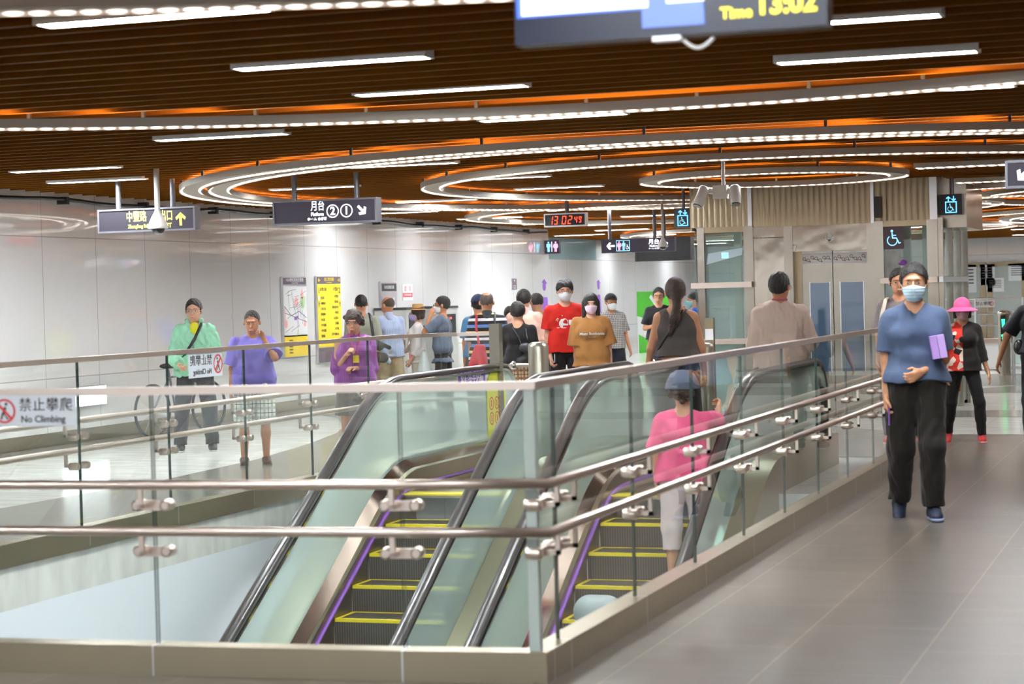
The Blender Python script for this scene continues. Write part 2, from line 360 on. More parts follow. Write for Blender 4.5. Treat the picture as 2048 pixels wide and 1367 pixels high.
# pit
def wallobj(name, boxes, m):
    mb = MB()
    for b in boxes: mb.box(*b)
    return tag(mb.build(name, m), kind='structure')
wallobj('wall_pit_left', [(PX0-.1, PX0-.001, PY0-2, PY1+4, ZB, -.02)], M_['pit'])
wallobj('wall_pit_right', [(PX1+.001, PX1+.1, PY0-2, PY1+4, ZB, -.02)], M_['pit'])
wallobj('wall_pit_front', [(PX0-.1, PX1+.1, PY0-2.2, PY0-2, ZB, -.3)], M_['pit'])
wallobj('floor_lower', [(PX0-.1, PX1+.1, PY0-2.2, PY1+4, ZB-.1, ZB)], M_['terrazzo'])
tr = MB()
tr.box(PX0-.02, PX0+.012, PY0-.1, PY1+1.9, -.03, .0); tr.box(PX1-.012, PX1+.02, PY0-.1, PY1+1.9, -.03, .0)
tag(tr.build('trim_1', M_['steel']), kind='structure')
# walls
XW = -12.68
wallobj('wall_left', [(XW-.2, XW, -8, 39.6, 0, 3.6)], M_['wallY'])
wallobj('baseboard_left', [(XW, XW+.012, -8, 39.6, 0, .16)], M_['steel'])
wallobj('wall_left_recess', [(-14.4, -14.2, 39.6, 62, 0, 3.6), (-14.2, XW-.2, 39.4, 39.6, 0, 3.6)], M_['wallY'])
wallobj('wall_far', [(-14.4, 6, 60, 60.2, 0, 3.6)], M_['wallX'])
wallobj('wall_right', [(5.2, 5.4, -8, 62, 0, 3.6)], M_['wallY'])
wallobj('baseboard_far', [(-14.2, 5.2, 59.985, 60, 0, .16)], M_['steel'])
# ceiling slats
ce = MB(); y = -7.9; k = 0
EL = (-6.2, -3.08, 25.33, 28.2)
while y < 59.9:
    segs = [(-12.42 if y < 39.4 else -14.1, 5.2)]
    if EL[2]-.1 < y < EL[3]+.1: segs = [(-12.42, EL[0]-.05), (EL[1]+.05, 5.2)]
    for a, b in segs: ce.box(a, b, y, y+.032, 2.90, 3.02, 0)
    y += .3043
ce.box(-14.4, 5.4, -8, 62, 3.45, 3.6, 1)
for x in (-11, -8.5, -6.6, -2.9, -.5, 2, 4.5): ce.box(x-.03, x+.03, -8, 60, 3.02, 3.06, 1)
tag(ce.build('ceiling', [M_['slat'], M_['soffit']]), kind='structure')

# ---------------------------------------------------------------- ceiling tubes
def tube_light(a, b, label):
    a = Vector(a); b = Vector(b); c = (a+b)/2; L = (b-a).length; ang = math.atan2(b.y-a.y, b.x-a.x)
    t = thing('ceiling_tube_light', label, 'light', (c.x, c.y, 2.90), 0, 'tube lights between the ceiling slats')
    h = MB(); w_ = .062
    h.box(-L/2-.02, L/2+.02, -w_-.008, -w_, -.012, .07); h.box(-L/2-.02, L/2+.02, w_, w_+.008, -.012, .07)
    h.box(-L/2-.02, -L/2, -w_, w_, -.012, .07); h.box(L/2, L/2+.02, -w_, w_, -.012, .07); h.box(-L/2, L/2, -w_, w_, .06, .07)
    h.build('housing', M_['camwhite'], t)
    d = MB(); d.box(-L/2, L/2, -w_+.004, w_-.004, -.004, .004); d.build('diffuser', M_['tube'], t)
    return t
tl = [((-5.03, 8.22), (-3.92, 8.22), 'long tube light at the top left of the ceiling'), ((-5.06, 10.27), (-3.95, 10.27), 'tube light above the nearest glass corner, second from the camera'),
      ((-5.07, 11.98), (-3.96, 11.98), 'tube light just in front of the widest single ring light'), ((-5.05, 14.25), (-3.96, 14.25), 'tube light just behind the widest single ring light'),
      ((-7.79, 14.36), (-6.7, 14.36), 'tube light above and left of the platform sign'), ((-10.69, 16.85), (-9.58, 16.85), 'tube light nearest the left wall top edge'),
      ((-2.3, 9.98), (-1.2, 9.98), 'tube light just below the hanging screen on the right'), ((-2.31, 11.64), (-1.2, 11.64), 'second tube light below the hanging screen'),
      ((-2.28, 13.82), (-1.19, 13.82), 'third tube light below the hanging screen, behind the ring'), ((-5.01, 19.6), (-3.92, 19.6), 'tube light above the twin bullet camera'),
      ((-11.35, 18.58), (-10.27, 18.58), 'tube light behind the exit sign post'), ((-10.21, 21.5), (-9.15, 21.5), 'tube light right behind the platform sign posts'),
      ((-7.93, 18.45), (-6.82, 18.45), 'tube light in the mouth of the double ring'), ((-2.25, 20.1), (-1.15, 20.1), 'tube light at the right edge in front of the arrow sign'),
      ((-7.96, 23.65), (-6.88, 23.65), 'tube light inside the small single ring, rear one'), ((-7.85, 21.25), (-6.78, 21.25), 'tube light inside the small single ring, front one'),
      ((-10.3, 25.6), (-9.2, 25.6), 'tube light at the rear rim of the double ring'), ((-7.9, 27.5), (-6.8, 27.5), 'tube light beside the red clock'),
      ((-2.2, 26.0), (-1.1, 26.0), 'tube light right of the elevator shaft'), ((-1.0, 31.0), (.1, 31.0), 'tube light far right behind the elevator'),
      ((-9.4, 33.5), (-8.3, 33.5), 'tube light above the restroom sign'), ((-6.4, 37.5), (-5.3, 37.5), 'tube light far behind above the green poster'),
      ((-3.9, 43.0), (-2.8, 43.0), 'tube light far right near the end wall'), ((-11.5, 37.0), (-10.4, 37.0), 'tube light over the end of the left wall')]
for i, (a, b, lb) in enumerate(tl): tube_light(a, b, lb)
tube_light((-6.6, 6.5), (-5.2, 6.5), 'unseen tube light added under the floor slab to brighten the escalator pit, left').location.z = -.36  # two hidden tubes added below the slab to brighten the pit walls
tube_light((-4.8, 6.5), (-3.4, 6.5), 'unseen tube light added under the floor slab to brighten the escalator pit, right').location.z = -.36
for x, y in ((-12.0, 28.6), (-11.8, 32.0), (-11.8, 35.4), (-11.9, 40.4), (-13.6, 43), (-13.6, 49), (-13.6, 55), (-9.6, 30), (-7, 34), (-9.8, 36.6), (-12.5, 45), (-9.5, 48), (-6.5, 46), (-12.5, 52), (-8.5, 54), (-4.5, 51), (-1.5, 48), (-5, 57), (-1.5, 55), (-9.5, 42), (1, 44), (-6, 41), (1, 37)):  # the rows close to the left wall are added to brighten the far wall
    tube_light((x, y), (x+1.1, y), 'tube light deep in the hall behind the elevator')
# tubes over the walkway in front of the picture (they light the foreground)
for x in (-7.8, -5.0, -2.2, .6):
    for yy in (2.2, 5.0):
        if (x, yy) != (.6, 5.0): tube_light((x, yy), (x+1.1, yy), 'tube light over the walkway in front of the railing')

# ---------------------------------------------------------------- ring lights
def led_strip(c, r, z, wd, a0, a1, n, parent):
    vs = []; fs = []; run = []
    for i in range(n+1):
        a = a0+(a1-a0)*i/n
        for q in (r-wd/2, r+wd/2): vs.append((c[0]+q*math.cos(a), c[1]+q*math.sin(a), z)); run.append(r*a)
    for i in range(n): fs.append((2*i, 2*i+1, 2*i+3, 2*i+2))
    me = bpy.data.meshes.new('led_strip'); me.from_pydata(vs, [], fs)
    at = me.attributes.new('run', 'FLOAT', 'POINT'); at.data.foreach_set('value', run)
    return link('led_strip', me, parent, M_['led'])
def ring_light(c, rings, label, z=2.80, a0=0, a1=2*math.pi, n=160, hang=14, up=True):
    t = thing('ring_light', label, 'light', (0, 0, 0), 0, 'ring lights under the slats')
    for r0, r1 in rings:
        mb = MB()
        A = [a0+(a1-a0)*i/n for i in range(n+1)]
        def P(r, zz): return [(c[0]+r*math.cos(a), c[1]+r*math.sin(a), zz) for a in A]
        lip = .012
        mb.strip(P(r0, z+.055), P(r0, z-.004)); mb.strip(P(r0, z-.004), P(r0+lip, z-.004)); mb.strip(P(r0+lip, z-.004), P(r0+lip, z+.01))
        mb.strip(P(r0+lip, z+.01), P(r1-lip, z+.01)); mb.strip(P(r1-lip, z+.01), P(r1-lip, z-.004)); mb.strip(P(r1-lip, z-.004), P(r1, z-.004))
        mb.strip(P(r1, z-.004), P(r1, z+.055)); mb.strip(P(r1, z+.055), P(r0, z+.055))
        mb.build('channel', M_['ringbody'], t)
        led_strip(c, r0+lip+.012, z+.006, .018, a0, a1, n, t); led_strip(c, r1-lip-.012, z+.006, .018, a0, a1, n, t)
        if up:
            u = MB(); rm = (r0+r1)/2; u.strip(P(rm-.03, z+.058), P(rm+.03, z+.058)); u.build('uplight_strip', M_['uplight'], t, fix=False)
    for i in range(hang):
        a = a0+(a1-a0)*(i+.5)/hang; rm = (rings[0][0]+rings[0][1])/2
        for r in (rings[0][1]-.03,) if True else ():
            x, y = c[0]+r*math.cos(a), c[1]+r*math.sin(a)
            MB().box(x-.012, x+.012, y-.012, y+.012, z+.05, 2.92).build('hanger', M_['dark'], t)
    return t
ring_light((-4.24, 22.69), [(6.66, 6.90), (6.36, 6.60)], 'large double ring light curling above the platform sign', hang=30)
ring_light((-4.21, 22.64), [(4.06, 4.30)], 'single ring light inside the large double ring, left of the elevator', hang=22)
ring_light((-4.53, 22.35), [(1.24, 1.48)], 'smallest ring light, in front of the elevator top', hang=9)
ring_light((-7.0, 31.2), [(3.9, 4.14)], 'ring light above the red digital clock', hang=14)
ring_light((-3.53, 5.61), [(7.31, 7.55)], 'widest single ring light sweeping across the whole ceiling', a0=math.radians(15), a1=math.radians(165), n=120, hang=26)
ring_light((-.05, -3.83), [(11.80, 12.04)], 'nearest ring light cut off by the top left of the picture', a0=math.radians(70), a1=math.radians(140), n=90, hang=16)
ring_light((1.2, 30.5), [(4.3, 4.54)], 'ring light with its tip right of the elevator', hang=12)
ring_light((1.4, 41.0), [(5.0, 5.24), (6.2, 6.44)], 'double ring light deep in the hall on the right', hang=12)
ring_light((-8.0, 44.0), [(4.0, 4.24)], 'farthest ring light behind the restroom sign', hang=10)
def bar_light(x0, x1, y, label):
    t = thing('bar_light', label, 'light', (x0, y, 2.80), 0, 'straight light bars right of the elevator')
    MB().box(0, x1-x0, -.10, .10, .008, .058).build('channel', M_['ringbody'], t)
    n = 40; 
    for yy in (-.08, .08):
        vs = []; fs = []; run = []
        for i in range(n+1):
            x = (x1-x0)*i/n
            vs += [(x+.02, yy-.014, .004), (x+.02, yy+.014, .004)]; run += [x, x]
        for i in range(n-1): fs.append((2*i, 2*i+1, 2*i+3, 2*i+2))
        me = bpy.data.meshes.new('led_strip'); me.from_pydata(vs, [], fs); at = me.attributes.new('run', 'FLOAT', 'POINT'); at.data.foreach_set('value', run)
        link('led_strip', me, t, M_['led'])
    for i in range(5): MB().box((x1-x0)*(i+.5)/5-.012, (x1-x0)*(i+.5)/5+.012, -.012, .012, .05, .11).build('hanger', M_['dark'], t)
bar_light(-2.86, 2.5, 21.45, 'straight light bar starting right beside the smallest ring')
bar_light(-2.84, 2.5, 24.9, 'straight light bar just behind the first one, right of the elevator')
# conduit along the top of the left wall
cb = [(XW+.10, yy, 2.84+.012*math.sin(yy*1.3)+.01*math.sin(yy*3.1)) for yy in np.arange(14, 39.5, .4)]
c_ = MB().tube(cb, .022, 8); 
t = thing('cable_conduit', 'black cable running along the top of the left wall under the slats', 'cable', (0, 0, 0)); c_.build('cable', M_['black'], t)
for yy in np.arange(15.2, 39, 1.9): MB().box(XW+.001, XW+.13, yy-.03, yy+.03, 2.80, 2.89).build('clamp', M_['black'], t)

# ---------------------------------------------------------------- glass railings
def railing(label, line, joints, side, name='glass_railing', h=1.24, ends=(False, False), rails=(.83, .63), sink=.0):
    """line: base points (x,y); joints: arc lengths of the glass joints; side=+1 handrails left of travel, -1 right"""
    P = [Vector((x, y, 0)) for x, y in line]; L = [0]
    for a, b in zip(P, P[1:]): L.append(L[-1]+(b-a).length)
    def at(s):
        s = max(0, min(L[-1], s))
        for i in range(len(P)-1):
            if s <= L[i+1]+1e-9:
                d = (P[i+1]-P[i]).normalized(); return P[i]+d*(s-L[i]), d
    def off(i, o):      # mitred offset point
        d0 = (P[i]-P[i-1]).normalized() if i > 0 else (P[1]-P[0]).normalized()
        d1 = (P[i+1]-P[i]).normalized() if i < len(P)-1 else d0
        n0 = Vector((-d0.y, d0.x, 0)); n1 = Vector((-d1.y, d1.x, 0)); n = (n0+n1).normalized()
        return P[i]+n*(o/max(.4, n.dot(n0)))
    t = thing(name, label, 'railing')
    N = len(P)
    js = [0]+sorted(joints)+[L[-1]]
    # base cladding
    mb = MB(); A = [off(i, .06) for i in range(N)]; B = [off(i, -.06) for i in range(N)]
    for i in range(N-1):
        a0, a1, b0, b1 = A[i], A[i+1], B[i], B[i+1]; z1 = Vector((0, 0, .13))
        mb.add([a0, a1, b1, b0, a0+z1, a1+z1, b1+z1, b0+z1], [(0, 1, 5, 4), (2, 3, 7, 6), (4, 5, 6, 7), (0, 4, 7, 3), (1, 2, 6, 5)])
    mb.build('base', M_['steel'], t)
    sm = MB()
    for s in js[1:-1]:
        p, d = at(s); n = Vector((-d.y, d.x, 0))
        sm = MB()
        for q in (1, -1):
            c = p+n*(.0605*q); sm.add([c-d*.004, c+d*.004, c+d*.004+Vector((0, 0, .13)), c-d*.004+Vector((0, 0, .13))], [(0, 1, 2, 3)])
        c = Vector((p.x, p.y, .1305)); sm.add([c-d*.004-n*.06, c+d*.004-n*.06, c+d*.004+n*.06, c-d*.004+n*.06], [(0, 1, 2, 3)]); sm.build('base_seam', M_['bright'], t, fix=False)

    # glass panes
    for a, b in zip(js, js[1:]):
        cuts = [a+.006]+[l for l in L if a+.02 < l < b-.02]+[b-.006]
        mb = MB(); ed = MB()
        for u, v in zip(cuts, cuts[1:]):
            pu, d = at(u+1e-6); pv, _ = at(v-1e-6); n = Vector((-d.y, d.x, 0))*.008
            z0, z1 = Vector((0, 0, .12)), Vector((0, 0, h-.02))
            mb.add([pu-n+z0, pv-n+z0, pv+n+z0, pu+n+z0, pu-n+z1, pv-n+z1, pv+n+z1, pu+n+z1], [(0, 1, 5, 4), (2, 3, 7, 6), (4, 5, 6, 7)])
        g = mb.build('glass_pane', M_['glass'], t)
        for s in (cuts[0], cuts[-1]):
            pu, d = at(s); n = Vector((-d.y, d.x, 0))*.0075
            MB().add([pu-n+Vector((0, 0, .12)), pu+n+Vector((0, 0, .12)), pu+n+Vector((0, 0, h-.02)), pu-n+Vector((0, 0, h-.02))], [(0, 1, 2, 3)]).build('glass_edge', M_['glass_edge'], g, fix=False)
    # top rail: flat section
    mb = MB(); A = [off(i, .028) for i in range(N)]; B = [off(i, -.028) for i in range(N)]
    z0, z1 = Vector((0, 0, h-.028)), Vector((0, 0, h+.006))
    for i in range(N-1):
        mb.add([A[i]+z0, A[i+1]+z0, B[i+1]+z0, B[i]+z0, A[i]+z1, A[i+1]+z1, B[i+1]+z1, B[i]+z1], [(0, 1, 5, 4), (2, 3, 7, 6), (4, 5, 6, 7), (0, 3, 2, 1), (0, 4, 7, 3), (1, 2, 6, 5)])
    mb.build('top_rail', M_['steel_warm'], t)
    for rz in rails:
        mb = MB(); Q = [off(i, .095*side)+Vector((0, 0, rz)) for i in range(N)]
        mb.tube(Q, .021, 12); mb.build('handrail', M_['steel_warm'], t)
    for s in js[1:-1]:
        p, d = at(s); n = Vector((-d.y, d.x, 0))*side
        for rz in rails:
            b = MB(); c = p+n*.03+Vector((0, 0, rz-.095)); M3 = Matrix(((d.x, n.x, 0, c.x), (d.y, n.y, 0, c.y), (0, 0, 1, c.z), (0, 0, 0, 1)))
            b.box(-.075, .075, -.014, .004, -.021, .021, 0, M3)
            for q in (-1, 1):
                b.lathe([(.022, -.06), (.026, -.05), (.026, .006), (.018, .012)], M3 @ Vector((q*.066, 0, 0)), 12, 0, Matrix(((d.x, 0, n.x), (d.y, 0, n.y), (0, 1, 0))))
            b.box(-.030, -.008, -.004, .074, -.010, .010, 0, M3)
            b.box(-.030, -.008, .056, .074, -.010, .095, 0, M3)
            b.build('bracket', M_['steel_warm'], t)
    return t, at
front_line = [(-7.2, 7.74), (-6.0, 7.79), (-5.12, 7.83), (-4.35, 7.88), (-3.22, 7.95), (-2.66, 8.01)]
FL = [0]
for a, b in zip(front_line, front_line[1:]): FL.append(FL[-1]+math.hypot(b[0]-a[0], b[1]-a[1]))
whole = front_line+[(-2.66, 19.55)]
rail_front, atf = railing('glass railing with a corner nearest the camera, running along the grey walkway', whole, [FL[1], FL[3], FL[4]]+[FL[-1]+y-8.01 for y in (8.06, 8.30, 9.54, 10.77, 12.0, 13.25, 14.48, 15.73, 17.01, 18.26)], -1)
arc = [(-7.2+.8*(1-math.cos(a)), 17.3+.95*math.sin(a)) for a in np.linspace(0, math.pi/2, 8)]
left_line = [(-7.2, 8.05), (-7.2, 17.3)]+[(x, y) for x, y in arc[1:]]
rail_left, _ = railing('curved glass railing on the far side of the opening, by the left wall', left_line, [y-8.05 for y in (8.28, 9.53, 10.78, 12.04, 13.29, 14.54, 15.79, 17.05)]+[10.1], 1, h=1.26)
# end post of the curved railing
MB().box(-6.44, -6.34, 18.20, 18.30, 0, 1.34).build('end_post', M_['steelz'], rail_left)
# corner cap of the front glass
MB().box(-2.685, -2.640, 7.99, 8.03, .12, 1.22).build('corner_strip', mat('frosted_strip', (.56, .63, .58), .3), rail_front)

# prohibition signs stuck on the glass
M_['stick'] = mat('sticker_white', (.72, .76, .80), .5)
def no_climb(c, right, label, mirror, sc=1.0):
    t = thing('no_climbing_sign', label, 'sign')
    M = face_M(c, right)
    W, H = .56*sc, .19*sc
    poly_face(M, rect(0, 0, W, H), M_['stick'], t, 'plate', .002)
    k = -1 if mirror else 1
    M2 = M @ Matrix.Translation((0, 0, .003))
    cx = -.205*sc*k
    multi_face(M2, annulus(cx, 0, .062*sc, .075*sc)+[[(cx-.052*sc*k, .04*sc), (cx-.040*sc*k, .052*sc), (cx+.052*sc*k, -.04*sc), (cx+.040*sc*k, -.052*sc)]], M_['red'], t, 'ban_symbol', .001)
    multi_face(M @ Matrix.Translation((0, 0, .0025)), [[(cx+a*sc*k, b*sc) for a, b in q] for q in ([(-.02, -.02), (.0, .03), (.015, .02), (.0, -.02)], [(-.03, -.05), (-.02, -.015), (-.008, -.02), (-.018, -.052)], [(.0, -.02), (.03, -.05), (.02, -.055), (-.008, -.02)])]+[disc(cx+.012*sc*k, .043*sc, .010*sc)], M_['inkdark'], t, 'climber', .0005)
    text('禁止攀爬', .088*sc, M2 @ Matrix.Translation((.075*sc*k, .032*sc, 0)), M_['inkdark'], t, mirror=mirror, space=1.08)
    text('No Climbing', .058*sc, M2 @ Matrix.Translation((.055*sc*k, -.052*sc, 0)), M_['inkdark'], t, bold=.0006, mirror=mirror)
    return t
p = gy(70, 821, 7.79); no_climb((p.x, p.y, p.z), (1, .055, 0), 'white no climbing sign on the nearest glass at the left edge', False, .72)
p = gx(408, 729, -7.2); no_climb((p.x+.012, p.y, p.z), (0, 1, 0), 'white no climbing sign seen from behind, in front of the green jacket', True, .98)
# the mirrored one faces the far side: text layer reads reversed from the opening side

# ---------------------------------------------------------------- escalators
def smin(a, b, k=.30):
    h = max(k-abs(a-b), 0)/k; return min(a, b)-h*h*k*.25
def nose(y): return smin(-8.88+.5774*y, 0.0, .28)
def escalator(xc, label, y_first, outer=False):
    t = thing('escalator', label, 'escalator', (xc, 0, 0), 0)
    ys = list(np.arange(7.2, 15.0, .4))+list(np.arange(15.0, 16.4, .08))+list(np.arange(16.4, 18.71, .3))
    gb = lambda y: nose(y)+.20+.06*max(0, min(1, (y-15)/.8))
    for s in (-1, 1):
        # balustrade glass, rounded at the top end
        top = [(y, nose(y)+.93) for y in ys if y <= 18.3]
        cy, cz, r = 18.35, .51, .42
        arcp = [(cy+r*math.sin(a)*1.05, cz+r*math.cos(a)) for a in np.linspace(0, math.pi*.80, 10)]
        bot = [(y, gb(y)) for y in ys][::-1]
        mb = MB(); n = 0
        path = top+arcp
        tops = [(y, z-.02) for y, z in path if y <= cy+.001 or z > cz-.1]
        G = MB(); G.strip([(s*.600, y, z) for y, z in tops], [(s*.600, y, gb(min(y, 18.7))-.02) for y, z in tops]); G.build('balustrade_glass', M_['glass_esc'], t, fix=False)
        # joints in the glass
        # handrail
        hp = [(s*.622, y, z+.012) for y, z in path]+[(s*.622, 18.45, .19), (s*.622, 18.2, .17)]
        h = MB().tube(hp, .044, 12, 0, flat=(1.05, .62)); h.build('handrail', M_['rubber'], t)
        gu = MB()
        for off0, w_ in ((.562, .030),):
            A = [(s*off0, y, z-.035) for y, z in path]; B = [(s*(off0+.10), y, z-.035) for y, z in path]
            A2 = [(s*off0, y, z-.012) for y, z in path]
            gu.strip(A, B, 0, True); gu.strip(A, A2, 0, True)
        gu.build('handrail_guide', M_['steel_shiny'], t, fix=False)
        # inner deck, skirt, brush
        d = MB(); A = [(s*.600, y, gb(y)) for y in ys]; B = [(s*.52, y, gb(y)-.065-.02*min(1, max(0, (15-y)))) for y in ys]
        d.strip(A, B, 0, True)
        C = [(s*.618, y, gb(y)) for y in ys]; d.strip(C, A, 0, True)
        d.build('inner_deck', M_['steel_shiny'], t, fix=False)
        C = [(s*.484, y, gb(y)-.075) for y in ys]; D = [(s*.4765, y, nose(y)-.35) for y in ys]
        MB().strip([(s*.52, y, gb(y)-.065-.02*min(1, max(0, (15-y)))) for y in ys], C, 0).strip(C, D, 0, True).build('skirt_panel', M_['steel_gold'], t, fix=False)
        MB().tube([(s*.474, y, nose(y)+.055) for y in ys], .016, 6).build('safety_strip', M_['brush'], t)
        # outer deck and cladding
        ow = .80 if (outer and s > 0) else .85
        o_ = MB(); A = [(s*.612, y, gb(y)+.02) for y in ys]; B = [(s*(ow if (outer and s > 0) else ow), y, gb(y)+.02) for y in ys]
        o_.strip(A, B, 0, True); C = [(s*ow, y, max(gb(y)-1.0, ZB)) for y in ys]; o_.strip(B, C, 0, True)
        o_.build('outer_deck', M_['steel'], t, fix=False)
    # floor plate and comb
    MB().box(-.50, .50, 15.45, 18.7, -.02, .004).build('landing_plate', M_['steel'], t)
    MB().box(-.47, .47, 15.42, 15.62, .002, .014).build('comb_plate', M_['stickyel'], t)
    # steps
    y = y_first-.3464*16
    while y < 15.35:
        z = min(nose(y), -.004); zb = nose(y-.3464); st = MB()
        st.prism([(y, z), (y+.3464, z), (y+.3464, z-.03), (y+.03, z-.06), (y+.012, zb-.01), (y, zb-.01)], 0, -.475, .475, 0)
        so = st.build('step', M_['tread'], t)
        e = MB(); e.box(-.47, .47, y-.003, y+.032, z-.022, z+.002)
        e.box(-.47, -.44, y+.03, y+.33, z, z+.003); e.box(.44, .47, y+.03, y+.33, z, z+.003); e.box(-.47, .47, y+.315, y+.335, z, z+.003)
        e.build('step_edge', M_['stickyel'], so)
        y += .3464
    return t
def tread_mat():
    m, t, b = nodemat('step_metal'); b.inputs['Roughness'].default_value = .45; b.inputs['Metallic'].default_value = .3
    tc = t.nodes.new('ShaderNodeTexCoord'); wv = t.nodes.new('ShaderNodeTexWave'); wv.inputs['Scale'].default_value = 16; wv.bands_direction = 'X'
    mx = t.nodes.new('ShaderNodeMix'); mx.data_type = 'RGBA'; mx.inputs['A'].default_value = (.04, .035, .03, 1); mx.inputs['B'].default_value = (.12, .105, .09, 1)
    t.links.new(tc.outputs['Object'], wv.inputs[0]); t.links.new(wv.outputs['Fac'], mx.inputs['Factor']); t.links.new(mx.outputs['Result'], b.inputs['Base Color']); return m
M_['tread'] = tread_mat()
esc1 = escalator(-5.775, 'left escalator with yellow-edged steps, nearer the left wall', 14.02)
esc2 = escalator(-4.005, 'right escalator next to the long glass railing, woman in pink riding it', 14.07, True)
# stickers on the left escalator balustrade
t = thing('escalator_notice', 'purple notice sticker with white writing on the escalator glass', 'sign')
pc = gx(942, 757, -6.37); Mx = face_M((-6.362, pc.y, pc.z), (0, 1, 0))
poly_face(Mx, [(-.36, -.085), (.36, -.065), (.36, .085), (-.36, .065)], M_['purple'], t, 'plate', .002)
text('緊握扶手站穩', .12, Mx @ Matrix.Translation((0, 0, .003)), M_['paper'], t, bold=.002, sx=.85)
t = thing('safety_board', 'yellow rounded safety notice standing behind the left escalator glass end', 'sign')
pc = gx(993, 800, -6.30); M_['yelgreen'] = mat('acid_yellow', (.72, .72, .05), .5)
Mx = face_M((-6.365, 18.15, .58), (0, 1, 0))
q = [(.26*math.cos(a), .17+.17*math.sin(a)) for a in np.linspace(0, math.pi, 12)]+[(-.26, -.30), (.26, -.30)]
poly_face(Mx, q, M_['yelgreen'], t, 'plate', .003)
for i in (-1, 0, 1):
    multi_face(Mx @ Matrix.Translation((0, 0, .004)), annulus(i*.15, .02, .05, .062, 14)+[rect(i*.15, .02, .02, .06)], M_['red'], t, 'symbol', .001)
    multi_face(Mx @ Matrix.Translation((0, 0, .004)), annulus(i*.15, -.12, .05, .062, 14)+[rect(i*.15, -.12, .02, .06)], M_['red'], t, 'symbol', .001)

# bollards with bars at the head of the escalators
M_['bollard'] = brushed('bollard_steel', (.46, .44, .36), .3, axis=2)
def bollard(px, py, D, label, w_=.075, bars=(), h=None):
    p = gd(px, py, D); h = p.z
    t = thing('bollard', label, 'bollard', (p.x, p.y, 0), 0, 'steel bollards at the head of the escalators')
    MB().lathe([(w_, 0), (w_, h-.05), (w_*.9, h-.018), (w_*.6, h-.003), (.004, h)], n=20).build('post', M_['bollard'], t)
    for dx, dz in bars:
        MB().tube([(0, 0, dz), (dx, 0, dz)], .02, 8).build('bar', M_['steel_warm'], t)
        MB().sph((dx, 0, dz), .042).build('ball_cap', M_['steel_shiny'], t)
    return t
bollard(1076, 683, 19.9, 'rounded steel bollard in front of the red t-shirt man', .10, [(-.26, .92)])
bollard(1354, 684, 19.4, 'rounded steel bollard in front of the woman in the grey sleeveless top', .065, [(-.24, .92)])
bollard(1413, 684, 19.6, 'rounded steel bollard below the small red and white box', .065, [(-.20, .90)])

# ---------------------------------------------------------------- hanging signs
def hang_sign(name, label, c, W, H, T, posts, rz=0, ztop=3.45, cat='sign', frame=None, face=None):
    t = thing(name, label, cat, c, rz)
    fr = MB(); e = .018
    for b in ((-W/2, W/2, H/2-e, H/2), (-W/2, W/2, -H/2, -H/2+e)): fr.box(b[0], b[1], -T/2, T/2, b[2], b[3])
    for b in ((-W/2, -W/2+e), (W/2-e, W/2)): fr.box(b[0], b[1], -T/2, T/2, -H/2+e, H/2-e)
    fr.build('frame', frame or M_['signframe'], t)
    MB().box(-W/2+e, W/2-e, -T/2+.012, T/2-.012, -H/2+e, H/2-e).build('panel', face or M_['signface'], t)
    for x in posts:
        p = MB().tube([(x, 0, H/2), (x, 0, ztop-c[2])], .028, 10); o = p.build('post', M_['signframe'], t)
    return t, Matrix.Translation((0, -T/2+.010, 0)) @ Matrix.Rotation(math.pi/2, 4, 'X')
# exit sign
a = gd(201, 443, 21.0); b = gd(395, 436, 21.0)
c = Vector(((a.x+b.x)/2, 18.95, gy(298, 440, 18.95).z)); ax, bx = gy(201, 443, 18.95), gy(395, 436, 18.95)
W = bx.x-ax.x
t, Mf = hang_sign('exit_sign', 'hanging exit sign with yellow Chinese writing and up arrow above the green jacket', ((ax.x+bx.x)/2, 18.95, (ax.z+bx.z)/2), W, .245, .12, (-W/2+.22, W/2-.28))
T_ = Matrix.Translation
text('中豐路', .118, Mf @ T_((-.115, .030, 0)), M_['sign_yellow'], t, bold=.0012, sx=.68)
text('Zhongfeng Rd', .052, Mf @ T_((-.10, -.065, 0)), M_['sign_yellow'], t, bold=.0012, sx=.78)
text('出口', .118, Mf @ T_((.232, .030, 0)), M_['sign_yellow'], t, bold=.0016, sx=.66)
text('EXIT', .066, Mf @ T_((.235, -.068, 0)), M_['sign_yellow'], t, bold=.0014, sx=.85)
multi_face(Mf, arrow(.40, -.005, .135, math.pi/2, .2), M_['sign_yellow'], t, 'arrow', .001)
# platform sign
ax, bx = gy(551, 425, 19.3), gy(758, 421, 19.3); W = bx.x-ax.x
t, Mf = hang_sign('platform_sign', 'hanging platform sign with circled 2 and 1 and white arrow', ((ax.x+bx.x)/2, 19.3, (ax.z+bx.z)/2), W, .25, .14, (-W/2+.22, W/2-.24))
text('月台', .112, Mf @ T_((-.075, .055, 0)), M_['sign_white'], t, bold=.0014, sx=.70)
text('Platform', .052, Mf @ T_((-.08, -.026, 0)), M_['sign_white'], t, bold=.0014, sx=.80)
text('ホーム 승강장', .036, Mf @ T_((-.085, -.075, 0)), M_['sign_white'], t, bold=.0008)
for x, d in ((.092, '2'), (.245, '1')):
    multi_face(Mf, annulus(x, 0, .058, .069, 30), M_['sign_white'], t, 'circle', .001); text(d, .115, Mf @ T_((x, -.002, 0)), M_['sign_white'], t, bold=.003)
multi_face(Mf, arrow(.415, 0, .12, -math.pi/4, .22), M_['sign_white'], t, 'arrow', .001)
